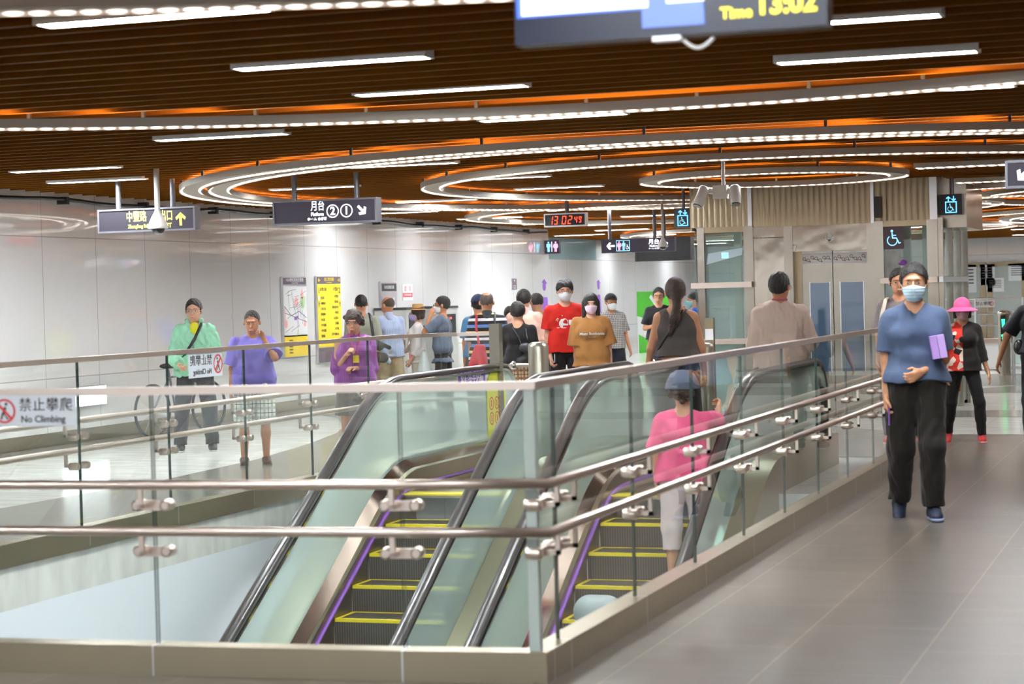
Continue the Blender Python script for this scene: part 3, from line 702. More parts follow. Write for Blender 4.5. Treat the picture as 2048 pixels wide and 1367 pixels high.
# restroom and platform sign further back
Y = 30.0; ax, bx = gy(1205, 491, Y), gy(1351, 489, Y); W = bx.x-ax.x
t, Mf = hang_sign('direction_sign', 'small hanging sign with left arrow and restroom symbols above the brown t-shirt woman', ((ax.x+bx.x)/2, Y, (ax.z+bx.z)/2), W, .21, .12, (-W/2+.12, W/2-.32), frame=M_['signface'])
multi_face(Mf, arrow(-.43, 0, .13, math.pi, .2), M_['sign_white'], t, 'arrow', .001)
for q in (rect(-.235, .078, .21, .008), rect(-.235, -.078, .21, .008), rect(-.338, 0, .008, .16), rect(-.132, 0, .008, .16)): poly_face(Mf, q, M_['sign_cyan'], t, 'border', .001)
multi_face(Mf, person_glyph(-.295, 0, .14, True), M_['sign_pink'], t, 'woman_symbol', .001); multi_face(Mf, person_glyph(-.225, 0, .14), M_['sign_cyan'], t, 'man_symbol', .001)
multi_face(Mf, wheelchair(-.165, -.02, .07), M_['sign_white'], t, 'wheelchair_symbol', .001)
text('月台', .085, Mf @ T_((.25, .04, 0)), M_['sign_white'], t, bold=.0016); text('Platform', .04, Mf @ T_((.25, -.02, 0)), M_['sign_white'], t, bold=.0008); text('ホーム 승강장', .028, Mf @ T_((.25, -.058, 0)), M_['sign_white'], t)
multi_face(Mf, arrow(.42, 0, .12, -math.pi/4, .2), M_['sign_white'], t, 'arrow', .001)
# black screen housing behind it
Y = 32.5; ax, bx = gy(1274, 500, Y), gy(1385, 500, Y)
t, _ = hang_sign('display_screen', 'black display housing hanging behind the restroom direction sign', ((ax.x+bx.x)/2, Y, ax.z), bx.x-ax.x, .38, .25, (0,), face=M_['black'], frame=M_['black'], cat='screen')
# clock
Y = 27.0; ax, bx = gy(1090, 441, Y), gy(1174, 438, Y); W = bx.x-ax.x
t, Mf = hang_sign('digital_clock', 'hanging digital clock with red digits', ((ax.x+bx.x)/2, Y, (ax.z+bx.z)/2), W, .185, .10, (.02,), cat='clock', face=M_['black'], frame=M_['bright'])
SEG = {'0': 'abcdef', '1': 'bc', '2': 'abged', '3': 'abgcd', '4': 'fgbc', '9': 'abcdfg'}
def digit(ch, x, y, h, w_, tk=.012):
    sl = .12; out = []
    def R(x0, y0, x1, y1): return [(x+a+sl*b, y+b) for a, b in ((x0, y0), (x1, y0), (x1, y1), (x0, y1))]
    k = dict(a=R(-w_/2+tk, h/2-tk, w_/2-tk, h/2), d=R(-w_/2+tk, -h/2, w_/2-tk, -h/2+tk), g=R(-w_/2+tk, -tk/2, w_/2-tk, tk/2),
             f=R(-w_/2, tk*.6, -w_/2+tk, h/2-tk*.3), b=R(w_/2-tk, tk*.6, w_/2, h/2-tk*.3), e=R(-w_/2, -h/2+tk*.3, -w_/2+tk, -tk*.6), c=R(w_/2-tk, -h/2+tk*.3, w_/2, -tk*.6))
    return [k[s_] for s_ in SEG[ch]]
for ch, x, h, w_ in (('1', -.205, .115, .055), ('3', -.135, .115, .06), ('0', -.015, .115, .06), ('2', .07, .115, .06), ('4', .155, .085, .042), ('9', .215, .085, .042)):
    multi_face(Mf, digit(ch, x, -.002, h, w_), M_['led_red'], t, 'digit', .001)
# arrow sign at the right edge
Y = 15.0; a0, a1 = gy(2011, 322, Y), gy(2011, 378, Y)
t, Mf = hang_sign('arrow_sign', 'grey framed sign with white down-left arrow at the right edge', (a0.x+.55, Y, (a0.z+a1.z)/2), 1.1, a0.z-a1.z, .12, (-.3, .3))
multi_face(Mf, arrow(-.42, 0, .12, -math.pi*.75, .2), M_['sign_white'], t, 'arrow', .001)
# restroom lightbox sticking out of the left wall
a0, a1 = gx(1122, 493, -12.3), gx(1096, 493, XW)
t = thing('restroom_sign', 'small lit restroom sign box sticking out of the end of the left wall', 'sign', (gy(1108, 493, 39.3).x, 39.3, gy(1108, 493, 39.3).z))
MB().box(-.19, .13, -.05, .05, -.14, .13).build('box', M_['signface'], t)
Mf = T_((-.03, -.052, 0)) @ Matrix.Rotation(math.pi/2, 4, 'X')
multi_face(Mf, person_glyph(-.07, 0, .21), M_['sign_cyan'], t, 'man_symbol', .001); multi_face(Mf, person_glyph(.08, 0, .21, True), M_['sign_pink'], t, 'woman_symbol', .001); poly_face(Mf, rect(0, 0, .012, .2), M_['sign_white'], t, 'divider', .001)
# elevator sign boxes
def lift_sign(px0, px1, py0, py1, Y, label):
    a, b = gy(px0, (py0+py1)/2, Y), gy(px1, (py0+py1)/2, Y); c, d = gy(px0, py0, Y), gy(px0, py1, Y)
    W, H = b.x-a.x, c.z-d.z
    t = thing('elevator_sign', label, 'sign', ((a.x+b.x)/2, Y, (a.z+b.z)/2), 0, 'lit elevator signs')
    MB().box(-W/2, W/2, -.001, .12, -H/2, H/2).build('box', M_['black'], t); MB().tube([(0, .06, H/2), (0, .06, 3.45-(a.z+b.z)/2)], .02, 8).build('post', M_['signframe'], t)
    Mf = T_((0, -.004, 0)) @ Matrix.Rotation(math.pi/2, 4, 'X'); k = H/.26
    multi_face(Mf, arrow(-.032*k, .072*k, .066*k, math.pi/2, .2)+arrow(.034*k, .072*k, .066*k, -math.pi/2, .2), M_['sign_blue'], t, 'arrows', .001)
    s_ = .066*k
    multi_face(Mf, [rect(0, -.035*k+s_, 2*s_+.012, .013), rect(0, -.035*k-s_, 2*s_+.012, .013), rect(-s_, -.035*k, .013, 2*s_), rect(s_, -.035*k, .013, 2*s_)], M_['sign_blue'], t, 'border', .001)
    multi_face(Mf, wheelchair(-.005, -.04*k, .10*k), M_['sign_cyan'], t, 'wheelchair_symbol', .001)
    return t
lift_sign(1348, 1383, 416, 455, 25.45, 'black elevator sign with blue symbols left of the elevator')
lift_sign(1880, 1924, 388, 429, 25.5, 'black elevator sign with blue symbols right of the elevator')

# hanging information screen close to the camera
Y = 6.2
c0 = gy(1031, 92, Y); c1 = gy(1655, 38, Y); W = (c1-c0).length; dv = (c1-c0).normalized()
t = thing('information_screen', 'large hanging information screen at the top edge, showing 13:02', 'screen', c0)
t.rotation_euler = (0, 0, math.atan2(dv.y, dv.x))
MB().box(0, W, 0, .09, 0, .58).build('housing', mat('screen_housing', (.018, .02, .045), .35), t)
Mf = T_((0, -.003, 0)) @ Matrix.Rotation(math.pi/2, 4, 'X')
M_['scr_white'] = mat('screen_white', (.5, .5, .55), .4, emis=(.85, .95, 1), es=.7); M_['scr_blue'] = mat('screen_blue', (.05, .08, .3), .4, emis=(.05, .12, .55), es=.7)
M_['scr_mid'] = mat('screen_mid_blue', (.06, .09, .3), .4, emis=(.10, .17, .55), es=.6)
poly_face(Mf, [(.008, .085), (W*.42, .085), (W*.42, .56), (.008, .56)], M_['scr_blue'], t, 'screen_border', .001)
poly_face(Mf @ T_((0, 0, .002)), [(.025, .092), (W*.44, .092), (W*.44, .55), (.025, .55)], M_['scr_white'], t, 'screen_picture', .001)
poly_face(Mf @ T_((0, 0, .001)), [(W*.42, .028), (W*.62, .028), (W*.60, .56), (W*.42, .56)], M_['scr_mid'], t, 'screen_band', .001)
poly_face(Mf @ T_((0, 0, .002)), [(W*.50, .10), (W*.62, .10), (W*.62, .55), (W*.50, .55)], M_['scr_white'], t, 'screen_picture', .001)
text('13:02', .085, Mf @ T_((W*.875, .072, .003)), M_['sign_yellow'], t, bold=.0025); text('Time', .048, Mf @ T_((W*.72, .055, .003)), M_['sign_yellow'], t, bold=.0012)
MB().box(W*.45, W*.54, .0, .06, -.014, .0).build('sensor', M_['bright'], t)
MB().tube([(W*.54+.05*i/8*2, .03, -.01-.03*math.sin(math.pi*i/8)) for i in range(9)], .006, 6).build('cable_loop', M_['camwhite'], t)
for x in (.25*W, .75*W): MB().tube([(x, .045, .58), (x, .045, .75)], .02, 8).build('post', M_['signframe'], t)

# ---------------------------------------------------------------- cameras
def dome_cam(px, py_dome, D, ztop, label, s=1.0):
    p = gd(px, py_dome, D); t = thing('dome_camera', label, 'camera', (p.x, p.y, p.z))
    t.scale = (s, s, s)
    H = (ztop-p.z)/s
    MB().lathe([(.125, .0), (.13, .02), (.115, .05), (.075, .14), (.045, .19), (.034, .22)], n=20).build('hood', M_['camwhite'], t)
    MB().lathe([(.034, .21), (.034, H*.62), (.030, H*.62), (.030, H)], n=14).build('stem', M_['camwhite'], t)
    MB().sph((0, 0, 0), (.088, .088, .085), 20).build('dome', M_['domeglass'], t)
    MB().lathe([(.125, -.005), (.125, .012), (.09, .012), (.09, -.005)], n=20).build('rim', M_['camwhite'], t)
dome_cam(316, 456, 19.6, 3.45, 'white dome camera hanging in front of the exit sign', .78)
dome_cam(1326, 493, 27.5, 3.45, 'white dome camera hanging in front of the restroom direction sign', .55)
p = gd(1443, 385, 19.6); t = thing('twin_bullet_camera', 'white camera pair pointing down both ways, hanging before the elevator', 'camera', p)
MB().box(-.075, .06, -.05, .05, -.055, .07).build('junction_box', M_['camwhite'], t)
MB().tube([(.02, 0, .06), (.02, 0, 3.45-p.z)], .018, 10).build('stem', M_['camwhite'], t)
for s, ang in ((-1, .38), (1, -.08)):
    a = Vector((s*.15-.012, -.02, .045)); d = Vector((math.sin(-ang)*.16, -.05, -.16))
    o = MB().tube([a-d*.1, a, a+d*.9, a+d], [.035, .052, .050, .044], 14).build('barrel', M_['camwhite'], t)
    MB().tube([a+d*.99, a+d*1.06], .043, 14).build('lens', M_['domeglass'], o)
    MB().tube([(s*.05, 0, .01), (s*.12, -.01, .02)], .03, 10).build('bracket', M_['camwhite'], t)

# ---------------------------------------------------------------- elevator
Y0 = 25.35
def lx(px): return gy(px, 500, Y0).x
t = thing('elevator', 'steel and glass elevator shaft with a down arrow over its closed doors', 'elevator', (0, 0, 0))
M_['mirrorsteel'] = mat('mirror_steel', (.36, .31, .25), .12, 1, bump=.4, bscale=1.3)
def part(name, boxes, m, parent=None):
    mb = MB()
    for b in boxes: mb.box(*b)
    return mb.build(name, m, parent or t)
rib = MB()
def ribbed(x0, x1, z0, z1):
    mb = MB(); n = int((x1-x0)/.07)
    for i in range(n):
        a = x0+(x1-x0)*i/n; b = x0+(x1-x0)*(i+1)/n; m_ = (a+b)/2
        mb.add([(a, Y0, z0), (m_, Y0-.010, z0), (b, Y0, z0), (a, Y0, z1), (m_, Y0-.010, z1), (b, Y0, z1)], [(0, 1, 4, 3), (1, 2, 5, 4)], 0, True)
    mb.box(x0, x1, Y0, Y0+.05, z0, z1)
    return mb
ribbed(-6.20, -5.47, 2.40, 3.44).build('cladding', M_['steel_gold'], t); ribbed(-5.42, -3.93, 2.38, 3.44).build('cladding', M_['steel_gold'], t); ribbed(-3.89, -3.21, 2.38, 3.44).build('cladding', M_['steel_gold'], t)
part('cladding_side', [(-6.22, -6.20, Y0, 28.0, 2.36, 3.44)], M_['steel_gold']); part('cladding_side', [(-3.14, -3.12, Y0, 28.0, 2.36, 3.44)], M_['steel_gold'])
for a, b in ((-5.47, -5.42), (-3.93, -3.89), (-3.21, -3.12)): part('corner_trim', [(a, b, Y0-.02, Y0+.03, 2.38, 3.44)], M_['bright'])
for a, b in ((-6.13, -6.04), (-5.53, -5.41), (-3.89, -3.78), (-3.25, -3.12)): part('column', [(a, b, Y0-.03, Y0+.08, 0, 2.40)], M_['steelz'])
part('front_panel', [(-5.41, -5.02, Y0, Y0+.05, 0, 2.24)], M_['mirrorsteel']); part('front_panel', [(-5.41, -5.02, Y0, Y0+.05, 2.25, 2.38)], M_['mirrorsteel'])
part('door_frame', [(-5.02, -4.91, Y0-.02, Y0+.12, 0, 2.38)], M_['steelz']); part('door_frame', [(-3.985, -3.89, Y0-.02, Y0+.12, 0, 2.38)], M_['steelz'])
hd = part('header', [(-4.91, -3.985, Y0, Y0+.10, 2.06, 2.38)], M_['mirrorsteel'])
part('door_reveal', [(-4.91, -4.82, Y0+.10, Y0+.14, 0, 2.06)], M_['steel_gold'])
M_['blueglass'] = mat('door_window', (.06, .12, .22), .08, coat=1)
M_['floral'] = mat('floral_print', (.30, .18, .10), .4)
for a, b, wa, wb in ((-4.82, -4.44, -4.72, -4.48), (-4.43, -3.985, -4.34, -4.06)):
    d = part('door_leaf', [(a, b, Y0+.11, Y0+.15, 0, 2.06)], M_['steelz'])
    part('door_window', [(wa, wb, Y0+.10, Y0+.115, .55, 1.66)], M_['blueglass'], d)
    part('window_frame', [(wa-.012, wa, Y0+.098, Y0+.115, .54, 1.67), (wb, wb+.012, Y0+.098, Y0+.115, .54, 1.67)], M_['bright'], d)
    part('print_band', [(a, b, Y0+.105, Y0+.11, 1.90, 2.03)], M_['paper'], d)
    Mf = T_((0, Y0+.104, 0)) @ Matrix.Rotation(math.pi/2, 4, 'X'); fl_ = []
    x = a+.03
    while x < b-.02:
        zc = 1.965+.02*math.sin(x*40); fl_ += annulus(x, zc, .014, .022, 8)+[disc(x+.022, zc-.02, .010, 6)]; x += .05
    multi_face(Mf, fl_, M_['floral'], d, 'floral_pattern', .001)
Mh = T_((0, Y0-.002, 0)) @ Matrix.Rotation(math.pi/2, 4, 'X')
multi_face(Mh, arrow(-4.45, 2.225, .15, -math.pi/2, .2), M_['paper'], hd, 'down_arrow', .002)
text('2', .11, Mh @ T_((-4.885, 2.105, .01)), M_['paper'], hd, name='floor_number', bold=.002)
for a, b in ((-6.04, -5.53), (-3.78, -3.25)):
    part('glass_pane', [(a, b, Y0+.02, Y0+.035, .05, 2.34)], M_['glass_lift'])
    part('lintel', [(a, b, Y0-.01, Y0+.06, 2.33, 2.40)], M_['steel_gold'])
for a, b in ((-6.20, -5.42), (-3.82, -3.12)):
    for z in (.92, 1.63): part('guard_rail', [(a, b, Y0-.12, Y0-.07, z, z+.07)], M_['steel_warm'])
for z in (.92, 1.63): part('guard_rail', [(-3.10, -3.05, Y0-.12, 28, z, z+.07)], M_['bright'])
for yy in (25.35, 26.3, 27.2, 28.0): part('column', [(-3.14, -3.06, yy, yy+.08, 0, 2.42)], M_['steelz'])
part('glass_pane', [(-3.12, -3.105, Y0+.08, 28, .05, 2.40)], M_['glass_lift'])
part('glass_pane', [(-6.19, -6.175, Y0+.08, 28, .05, 2.40)], M_['glass_lift'])
part('back_panel', [(-6.2, -3.1, 28.0, 28.06, 0, .9)], M_['steelz'])
for x in (-5.85, -5.62, -3.66, -3.42): part('guide_post', [(x, x+.09, 26.2, 26.3, 0, 3.4)], M_['bollard'])
part('car', [(-5.35, -3.95, 25.7, 27.3, .02, 2.3)], M_['bollard'])
M_['banner'] = mat('pale_banner', (.62, .78, .84), .5)
Mg = T_((0, Y0+.012, 0)) @ Matrix.Rotation(math.pi/2, 4, 'X')
poly_face(Mg, [(-6.02, 1.93), (-5.56, 2.04), (-5.55, 2.13), (-6.0, 2.07)], M_['banner'], t, 'glass_sticker', .001)
poly_face(Mg, rect(-5.78, 2.04, .09, .07), M_['sign_cyan'], t, 'glass_sticker', .0015)
pl = part('sign_plate', [(-3.78, -3.54, Y0-.005, Y0+.015, 2.05, 2.33)], M_['greypurple'])
multi_face(Mg @ T_((0, 0, .02)), wheelchair(-3.66, 2.19, .20), M_['sign_cyan'], pl, 'wheelchair_symbol', .001)
part('poster', [(-3.77, -3.58, Y0+.0, Y0+.015, 1.70, 2.03)], mat('pale_poster', (.45, .47, .44), .5, var=.4, vscale=9))
part('speaker', [(-3.86, -3.80, Y0-.14, Y0, 2.44, 2.70)], M_['black'])
part('overhang', [(-3.12, -2.80, 25.62, 27.5, 2.30, 3.44)], M_['steelz'])
# small notice stand in front of it
p = gd(1419, 640, 22.5)
t = thing('notice_post', 'narrow steel post carrying a white and red notice left of the elevator', 'post', (p.x, p.y, 0))
MB().box(-.05, .05, -.03, .03, 0, 1.30).build('post', M_['steel_gold'], t)
part('notice', [(-.045, .045, -.036, -.03, 1.06, 1.18)], M_['paper'], t); part('notice', [(-.045, .045, -.036, -.03, .93, 1.0)], M_['red'], t); part('cap', [(-.05, .05, -.036, -.03, 1.2, 1.27)], M_['steel_gold'], t)

# ---------------------------------------------------------------- boards on the left wall
def wall_board(name, label, y0, y1, z0, z1, cat='board', th=.04, x=XW):
    o = thing(name, label, cat, (x, (y0+y1)/2, (z0+z1)/2)); W, H = y1-y0, z1-z0
    MB().box(.002, th, -W/2, W/2, -H/2, H/2).build('panel', M_['bright'], o)
    M = face_M((th+.001, 0, 0), (0, 1, 0)); return o, M, W, H
y0, y1 = gx(560, 553, XW).y, gx(607, 553, XW).y
o, M, W, H = wall_board('map_board', 'wall map board with yellow lower part, left of the all-yellow board', y0, y1, .79, 1.96)
poly_face(M, rect(0, H/2-.06, W-.02, .10), M_['greypurple'], o, 'header')
poly_face(M, rect(0, .08, W-.02, H-.44), M_['paper'], o, 'map_sheet'); poly_face(M, rect(0, -H/2+.165, W-.02, .31), M_['yellow'], o, 'index_sheet')
text('A22老街溪站位置圖', .055, M @ T_((0, H/2-.048, .003)), M_['paper'], o, sx=1.25); text('Location Map', .028, M @ T_((0, H/2-.09, .003)), M_['paper'], o, sx=1.4)
rs = random.Random(3); lines = []
def seg(x0, y0_, x1, y1_, w_=.003):
    dx, dy = x1-x0, y1_-y0_; L = math.hypot(dx, dy); nx, ny = -dy/L*w_, dx/L*w_
    return [(x0+nx, y0_+ny), (x0-nx, y0_-ny), (x1-nx, y1_-ny), (x1+nx, y1_+ny)]
for i in range(34):
    x0, yy = rs.uniform(-.38, .34), rs.uniform(-.26, .40); a = rs.choice([.3, 1.85, 1.7, .1]); L = rs.uniform(.08, .3)
    x1, y1_ = x0+L*math.cos(a), yy+L*math.sin(a)
    if abs(x1) < .39 and -.27 < y1_ < .42: lines.append(seg(x0, yy, x1, y1_, .0025))
multi_face(M @ T_((0, 0, .003)), lines, M_['inkdark'], o, 'map_streets', .0005)
multi_face(M @ T_((0, 0, .003)), [seg(-.38, .16, -.15, .02, .006), seg(-.15, .02, .12, .08, .006), seg(.12, .08, .38, -.02, .006), seg(-.36, .06, .38, -.08, .005)], M_['signframe'], o, 'map_railway', .0006)
multi_face(M @ T_((0, 0, .0026)), [[(.18, .32), (.24, .42), (.30, .30), (.22, .24)], disc(.03, .22, .07, 10), disc(-.34, -.1, .06, 10), disc(.32, -.1, .05, 10), rect(-.36, .05, .03, .2)], M_['pinkpr'], o, 'map_blocks', .0004)
multi_face(M @ T_((0, 0, .0026)), [[(.16, .28), (.34, .30), (.32, .14), (.20, .12)], [(.03, -.27), (.10, -.27), (.06, -.18)]], M_['greenpr'], o, 'map_parks', .0004)
multi_face(M @ T_((0, 0, .0026)), [rect(.0, -.02, .10, .05), rect(.05, .0, .05, .03)], M_['purple'], o, 'station_mark', .0006)
for i in range(5): text('中央西路 %d' % (i+1), .028, M @ T_((-.18, -.34-.045*i, .003)), M_['inkdark'], o) if i < 5 and -.34-.045*i > -H/2+.02 else None
y0, y1 = gx(628, 552, XW).y, gx(676, 552, XW).y
o, M, W, H = wall_board('exit_board', 'tall yellow exit information board beside the wall map', y0, y1, .66, 1.97)
poly_face(M, rect(0, H/2-.06, W-.02, .11), M_['greypurple'], o, 'header'); poly_face(M, rect(0, .06, W-.02, H-.36), M_['yellow'], o, 'list_sheet'); poly_face(M, rect(0, -H/2+.12, W-.02, .22), M_['greypurple'], o, 'footer')
text('出口資訊圖', .06, M @ T_((0, H/2-.05, .003)), M_['yellow'], o, sx=1.2); text('Exit Information', .025, M @ T_((0, H/2-.098, .003)), M_['yellow'], o, sx=1.3)
multi_face(M @ T_((0, 0, .003)), arrow(-W/2+.08, H/2-.06, .08, math.pi, .2)+arrow(W/2-.08, H/2-.06, .08, 0, .2), M_['yellow'], o, 'arrows', .0005)
text('1', .12, M @ T_((-W/2+.07, H/2-.22, .003)), M_['inkdark'], o, bold=.002); text('2', .12, M @ T_((W/2-.07, H/2-.22, .003)), M_['inkdark'], o, bold=.002)
text('永樂公園', .06, M @ T_((-W/2+.22, H/2-.20, .003)), M_['inkdark'], o); text('中豐路', .06, M @ T_((W/2-.21, H/2-.20, .003)), M_['inkdark'], o)
for s_ in (-1, 1): multi_face(M @ T_((0, 0, .003)), [rect(s_*(W/2-.06), H/2-.33, .045, .07)], M_['banner'], o, 'symbol', .0005); multi_face(M @ T_((0, 0, .003)), person_glyph(s_*(W/2-.06), H/2-.42, .09), M_['inkdark'], o, 'symbol', .0005)
L1 = ['老街溪', '中壢國小', '仁愛之家', '新街國小', '中正路', '中平商圈', '中央東路', '龍岡路', '公園停車場']; L2 = ['中豐路', '環西路', '新街溪步道', '中華路', '元化路口', '青埔路', '延平路', '青年活動中心']
for i, s_ in enumerate(L1): text(s_, .045, M @ T_((-W/2+.12, H/2-.33-.082*i, .003)), M_['inkdark'], o, align='LEFT')
for i, s_ in enumerate(L2): text(s_, .045, M @ T_((W/2-.12, H/2-.31-.082*i, .003)), M_['inkdark'], o, align='RIGHT')
y0, y1 = gx(757, 566, XW).y, gx(789, 566, XW).y
o, M, W, H = wall_board('grey_poster', 'grey poster with dark heading behind the bald man', y0, y1, .80, 1.88)
poly_face(M, rect(0, 0, W-.02, H-.02), mat('poster_grey', (.42, .38, .40), .5), o, 'sheet'); poly_face(M @ T_((0, 0, .002)), rect(0, H/2-.09, W-.06, .12), M_['inkdark'], o, 'heading')
text('站內設備配置圖', .06, M @ T_((0, H/2-.09, .005)), M_['paper'], o); multi_face(M @ T_((0, 0, .003)), [rect(.15, .12, .2, .08), [(.1, .2), (.2, .3), (.22, .16)]], M_['paper'], o, 'plan', .0005)
y0, y1 = gx(804, 585, XW).y, gx(824, 585, XW).y
o, M, W, H = wall_board('notice_board', 'white notice with red lower half on the wall above the straw hat', y0, y1, 1.57, 1.84, th=.01)
poly_face(M, rect(0, 0, W, H), M_['paper'], o, 'sheet', .001); poly_face(M @ T_((0, 0, .001)), rect(0, -.045, W-.02, .07), M_['red'], o, 'band', .001)
text('禁止吸菸 禁止飲食', .04, M @ T_((0, -.045, .003)), M_['paper'], o); multi_face(M @ T_((0, 0, .002)), annulus(-.1, .06, .032, .042, 16)+annulus(.1, .06, .032, .042, 16)+[rect(-.1, .06, .015, .05), rect(.1, .06, .015, .05)], M_['red'], o, 'symbols', .0005)
y0, y1 = gx(1022, 550, XW).y, gx(1031, 550, XW).y
o, M, W, H = wall_board('small_sign', 'small dark vertical elevator sign on the left wall above the queue', y0, y1, 1.72, 1.93, th=.02)
poly_face(M, rect(0, 0, W, H), M_['greypurple'], o, 'sheet', .001); multi_face(M @ T_((0, 0, .001)), arrow(0, .06, .06, math.pi/2, .2)+[rect(0, -.03, .10, .008), rect(0, -.08, .10, .008), rect(-.05, -.055, .01, .05), rect(.05, -.055, .01, .05)], M_['paper'], o, 'symbol', .001)
# low glowing panel, standing in for a reflection in the railing glass
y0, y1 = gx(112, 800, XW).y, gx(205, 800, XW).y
o, M, W, H = wall_board('reflection_panel', 'white glowing stand-in for a glass reflection, low on the left wall behind the nearest sticker', y0, y1, .42, .66, cat='panel', th=.06)
poly_face(M, rect(0, 0, W-.02, H-.02), mat('reflection_glow', (.9, .95, 1), .4, emis=(.85, .95, 1), es=1.6), o, 'glow_face')
# purple figures
def wall_figure(x, y, z0, z1, skirt, label):
    o = thing('wall_figure', label, 'wall sign', (x+.003, y, z0), 0, 'purple restroom figures on the walls'); H = z1-z0
    M = face_M((0, 0, 0), (0, 1, 0)); w_ = 1.9
    P = [[(w_*a, b*H) for a, b in q] for q in ([(-.09, .78), (.09, .78), (.105, .74), (.105, .40), (.055, .40), (.055, 0), (-.055, 0), (-.055, .40), (-.105, .40), (-.105, .74)],)]
    if skirt: P = [[(w_*a, b*H) for a, b in q] for q in ([(-.06, .78), (.06, .78), (.12, .40), (.16, .28), (-.16, .28), (-.12, .40)], [(-.07, .28), (-.02, .28), (-.02, 0), (-.07, 0)], [(.02, .28), (.07, .28), (.07, 0), (.02, 0)])]
    P.append([(w_*.055*math.cos(i*.5236), H*.90+.085*math.sin(i*.5236)) for i in range(12)])
    P.append([(-.09*w_, H*.945), (.10*w_, H*.93), (0, H*.985)])
    multi_face(M, P, M_['purple'], o, 'figure', .003)
wall_figure(XW, 39.25, .15, 1.95, False, 'purple man figure on the end of the left wall'); wall_figure(-14.2, 48.3, .15, 1.97, True, 'purple woman figure on the far white wall between two masked people')
# window strip and green poster
wn = MB().box(-14.199, -14.15, 44.2, 48.0, 2.42, 2.95).build('window_1', glassmat('tinted_pane', (.5, .66, .68), haze=.5)); tag(wn, kind='structure')
o = thing('green_poster', 'large green and white poster with white arrow on the far wall', 'poster', (-14.197, 53.3, 0)); M = face_M((0, 0, 0), (0, 1, 0))
poly_face(M, [(-1.5, 0), (2.4, 0), (2.4, 1.62), (-1.5, 1.62)], M_['paper'], o, 'sheet', .004)
poly_face(M @ T_((0, 0, .004)), [(-1.5, .98), (2.4, .62), (2.4, 1.62), (-1.5, 1.62)], M_['green'], o, 'green_field', .002)
poly_face(M @ T_((0, 0, .004)), [(-1.4, 0), (.4, 0), (-.3, .32), (-1.4, .5)], M_['green'], o, 'green_wave', .002)
ar = arrow(0, 0, .5, -math.pi/4, .2); multi_face(M @ T_((.3, 1.32, .007)), [[(x*2.6, y) for x, y in q] for q in ar], M_['paper'], o, 'arrow', .001)
text('專用通道', .17, M @ T_((.3, 1.02, .008)), M_['paper'], o, sx=3.2); text('TPASS', .22, M @ T_((.3, .80, .008)), M_['inkdark'], o, sx=2.9, bold=.003); text('行政院通勤月票', .1, M @ T_((.3, .62, .008)), M_['inkdark'], o, sx=3)
# ticket machines along the wall
def machine(y, label):
    o = thing('ticket_machine', label, 'machine', (XW+.03, y, 0), 0, 'grey machines along the left wall')
    MB().box(0, .55, -.33, .33, 0, 1.42).build('cabinet', mat('machine_grey', (.42, .42, .40), .4), o); MB().box(.55, .556, -.22, .22, .95, 1.32).build('screen', M_['black'], o)
    MB().box(.55, .558, -.25, -.12, .6, .8).build('slot', M_['red'], o); MB().box(.0, .56, -.34, .34, 1.42, 1.46).build('top_trim', M_['dark'], o)
    m_ = MB().box(.556, .562, -.06, .0, 1.24, 1.27); m_.build('red_light', M_['led_red'], o)
machine(30.6, 'grey ticket machine left of the bald man'); machine(32.3, 'grey ticket machine right of the bald man, with red lights')
# far doors
def far_door(x0, x1, label, n):
    for i, (a, b, c, d) in enumerate(((x0, x0+.12, 0, 2.15), (x1-.12, x1, 0, 2.15), (x0, x1, 2.15, 2.27))): pass
    mb = MB().box(x0, x0+.14, 59.90, 59.995, 0, 2.2).box(x1-.14, x1, 59.90, 59.995, 0, 2.2).box(x0+.14, x1-.14, 59.90, 59.995, 2.08, 2.2).box(x0+.14, x1-.14, 59.93, 59.97, 0, 2.08, 1)
    tag(mb.build('door_%d' % n, [M_['steel_gold'], M_['poster_mat']]), kind='structure')
M_['poster_mat'] = mat('door_pane', (.42, .45, .42), .3)
for n, (a, b) in enumerate(((-7.0, -6.05), (-6.0, -4.9), (-4.8, -3.4), (-8.2, -7.1)), 1):
    far_door(a, b, '', n)
def paper(x, z, w_, h, label, y=59.92):
    o = thing('door_notice', label, 'notice', (x, y-.02, z), 0, 'paper notices on the far doors'); MB().box(-w_/2, w_/2, 0, .006, -h/2, h/2).build('sheet', M_['paper'], o)
    multi_face(Matrix.Translation((0, -.002, 0)) @ Matrix.Rotation(math.pi/2, 4, 'X'), [rect(0, h*.32-k*h*.12, w_*.7, h*.04) for k in range(5)], M_['inkdark'], o, 'print', .001)
for px_, z, w_, h, lb in ((1935, 1.75, .5, .8, 'large printed notice on the left far door'), (1975, 1.85, .42, .6, 'white sheet on the middle far door'), (1990, 1.55, .5, .4, 'round diagram notice beside the white sheet'), (1940, 1.0, .4, .35, 'small square notice low on the left far door'), (2035, 1.9, .5, .5, 'notice with circle symbol on the right far door')):
    paper(gy(px_, 560, 59.9).x, z, w_, h, lb)
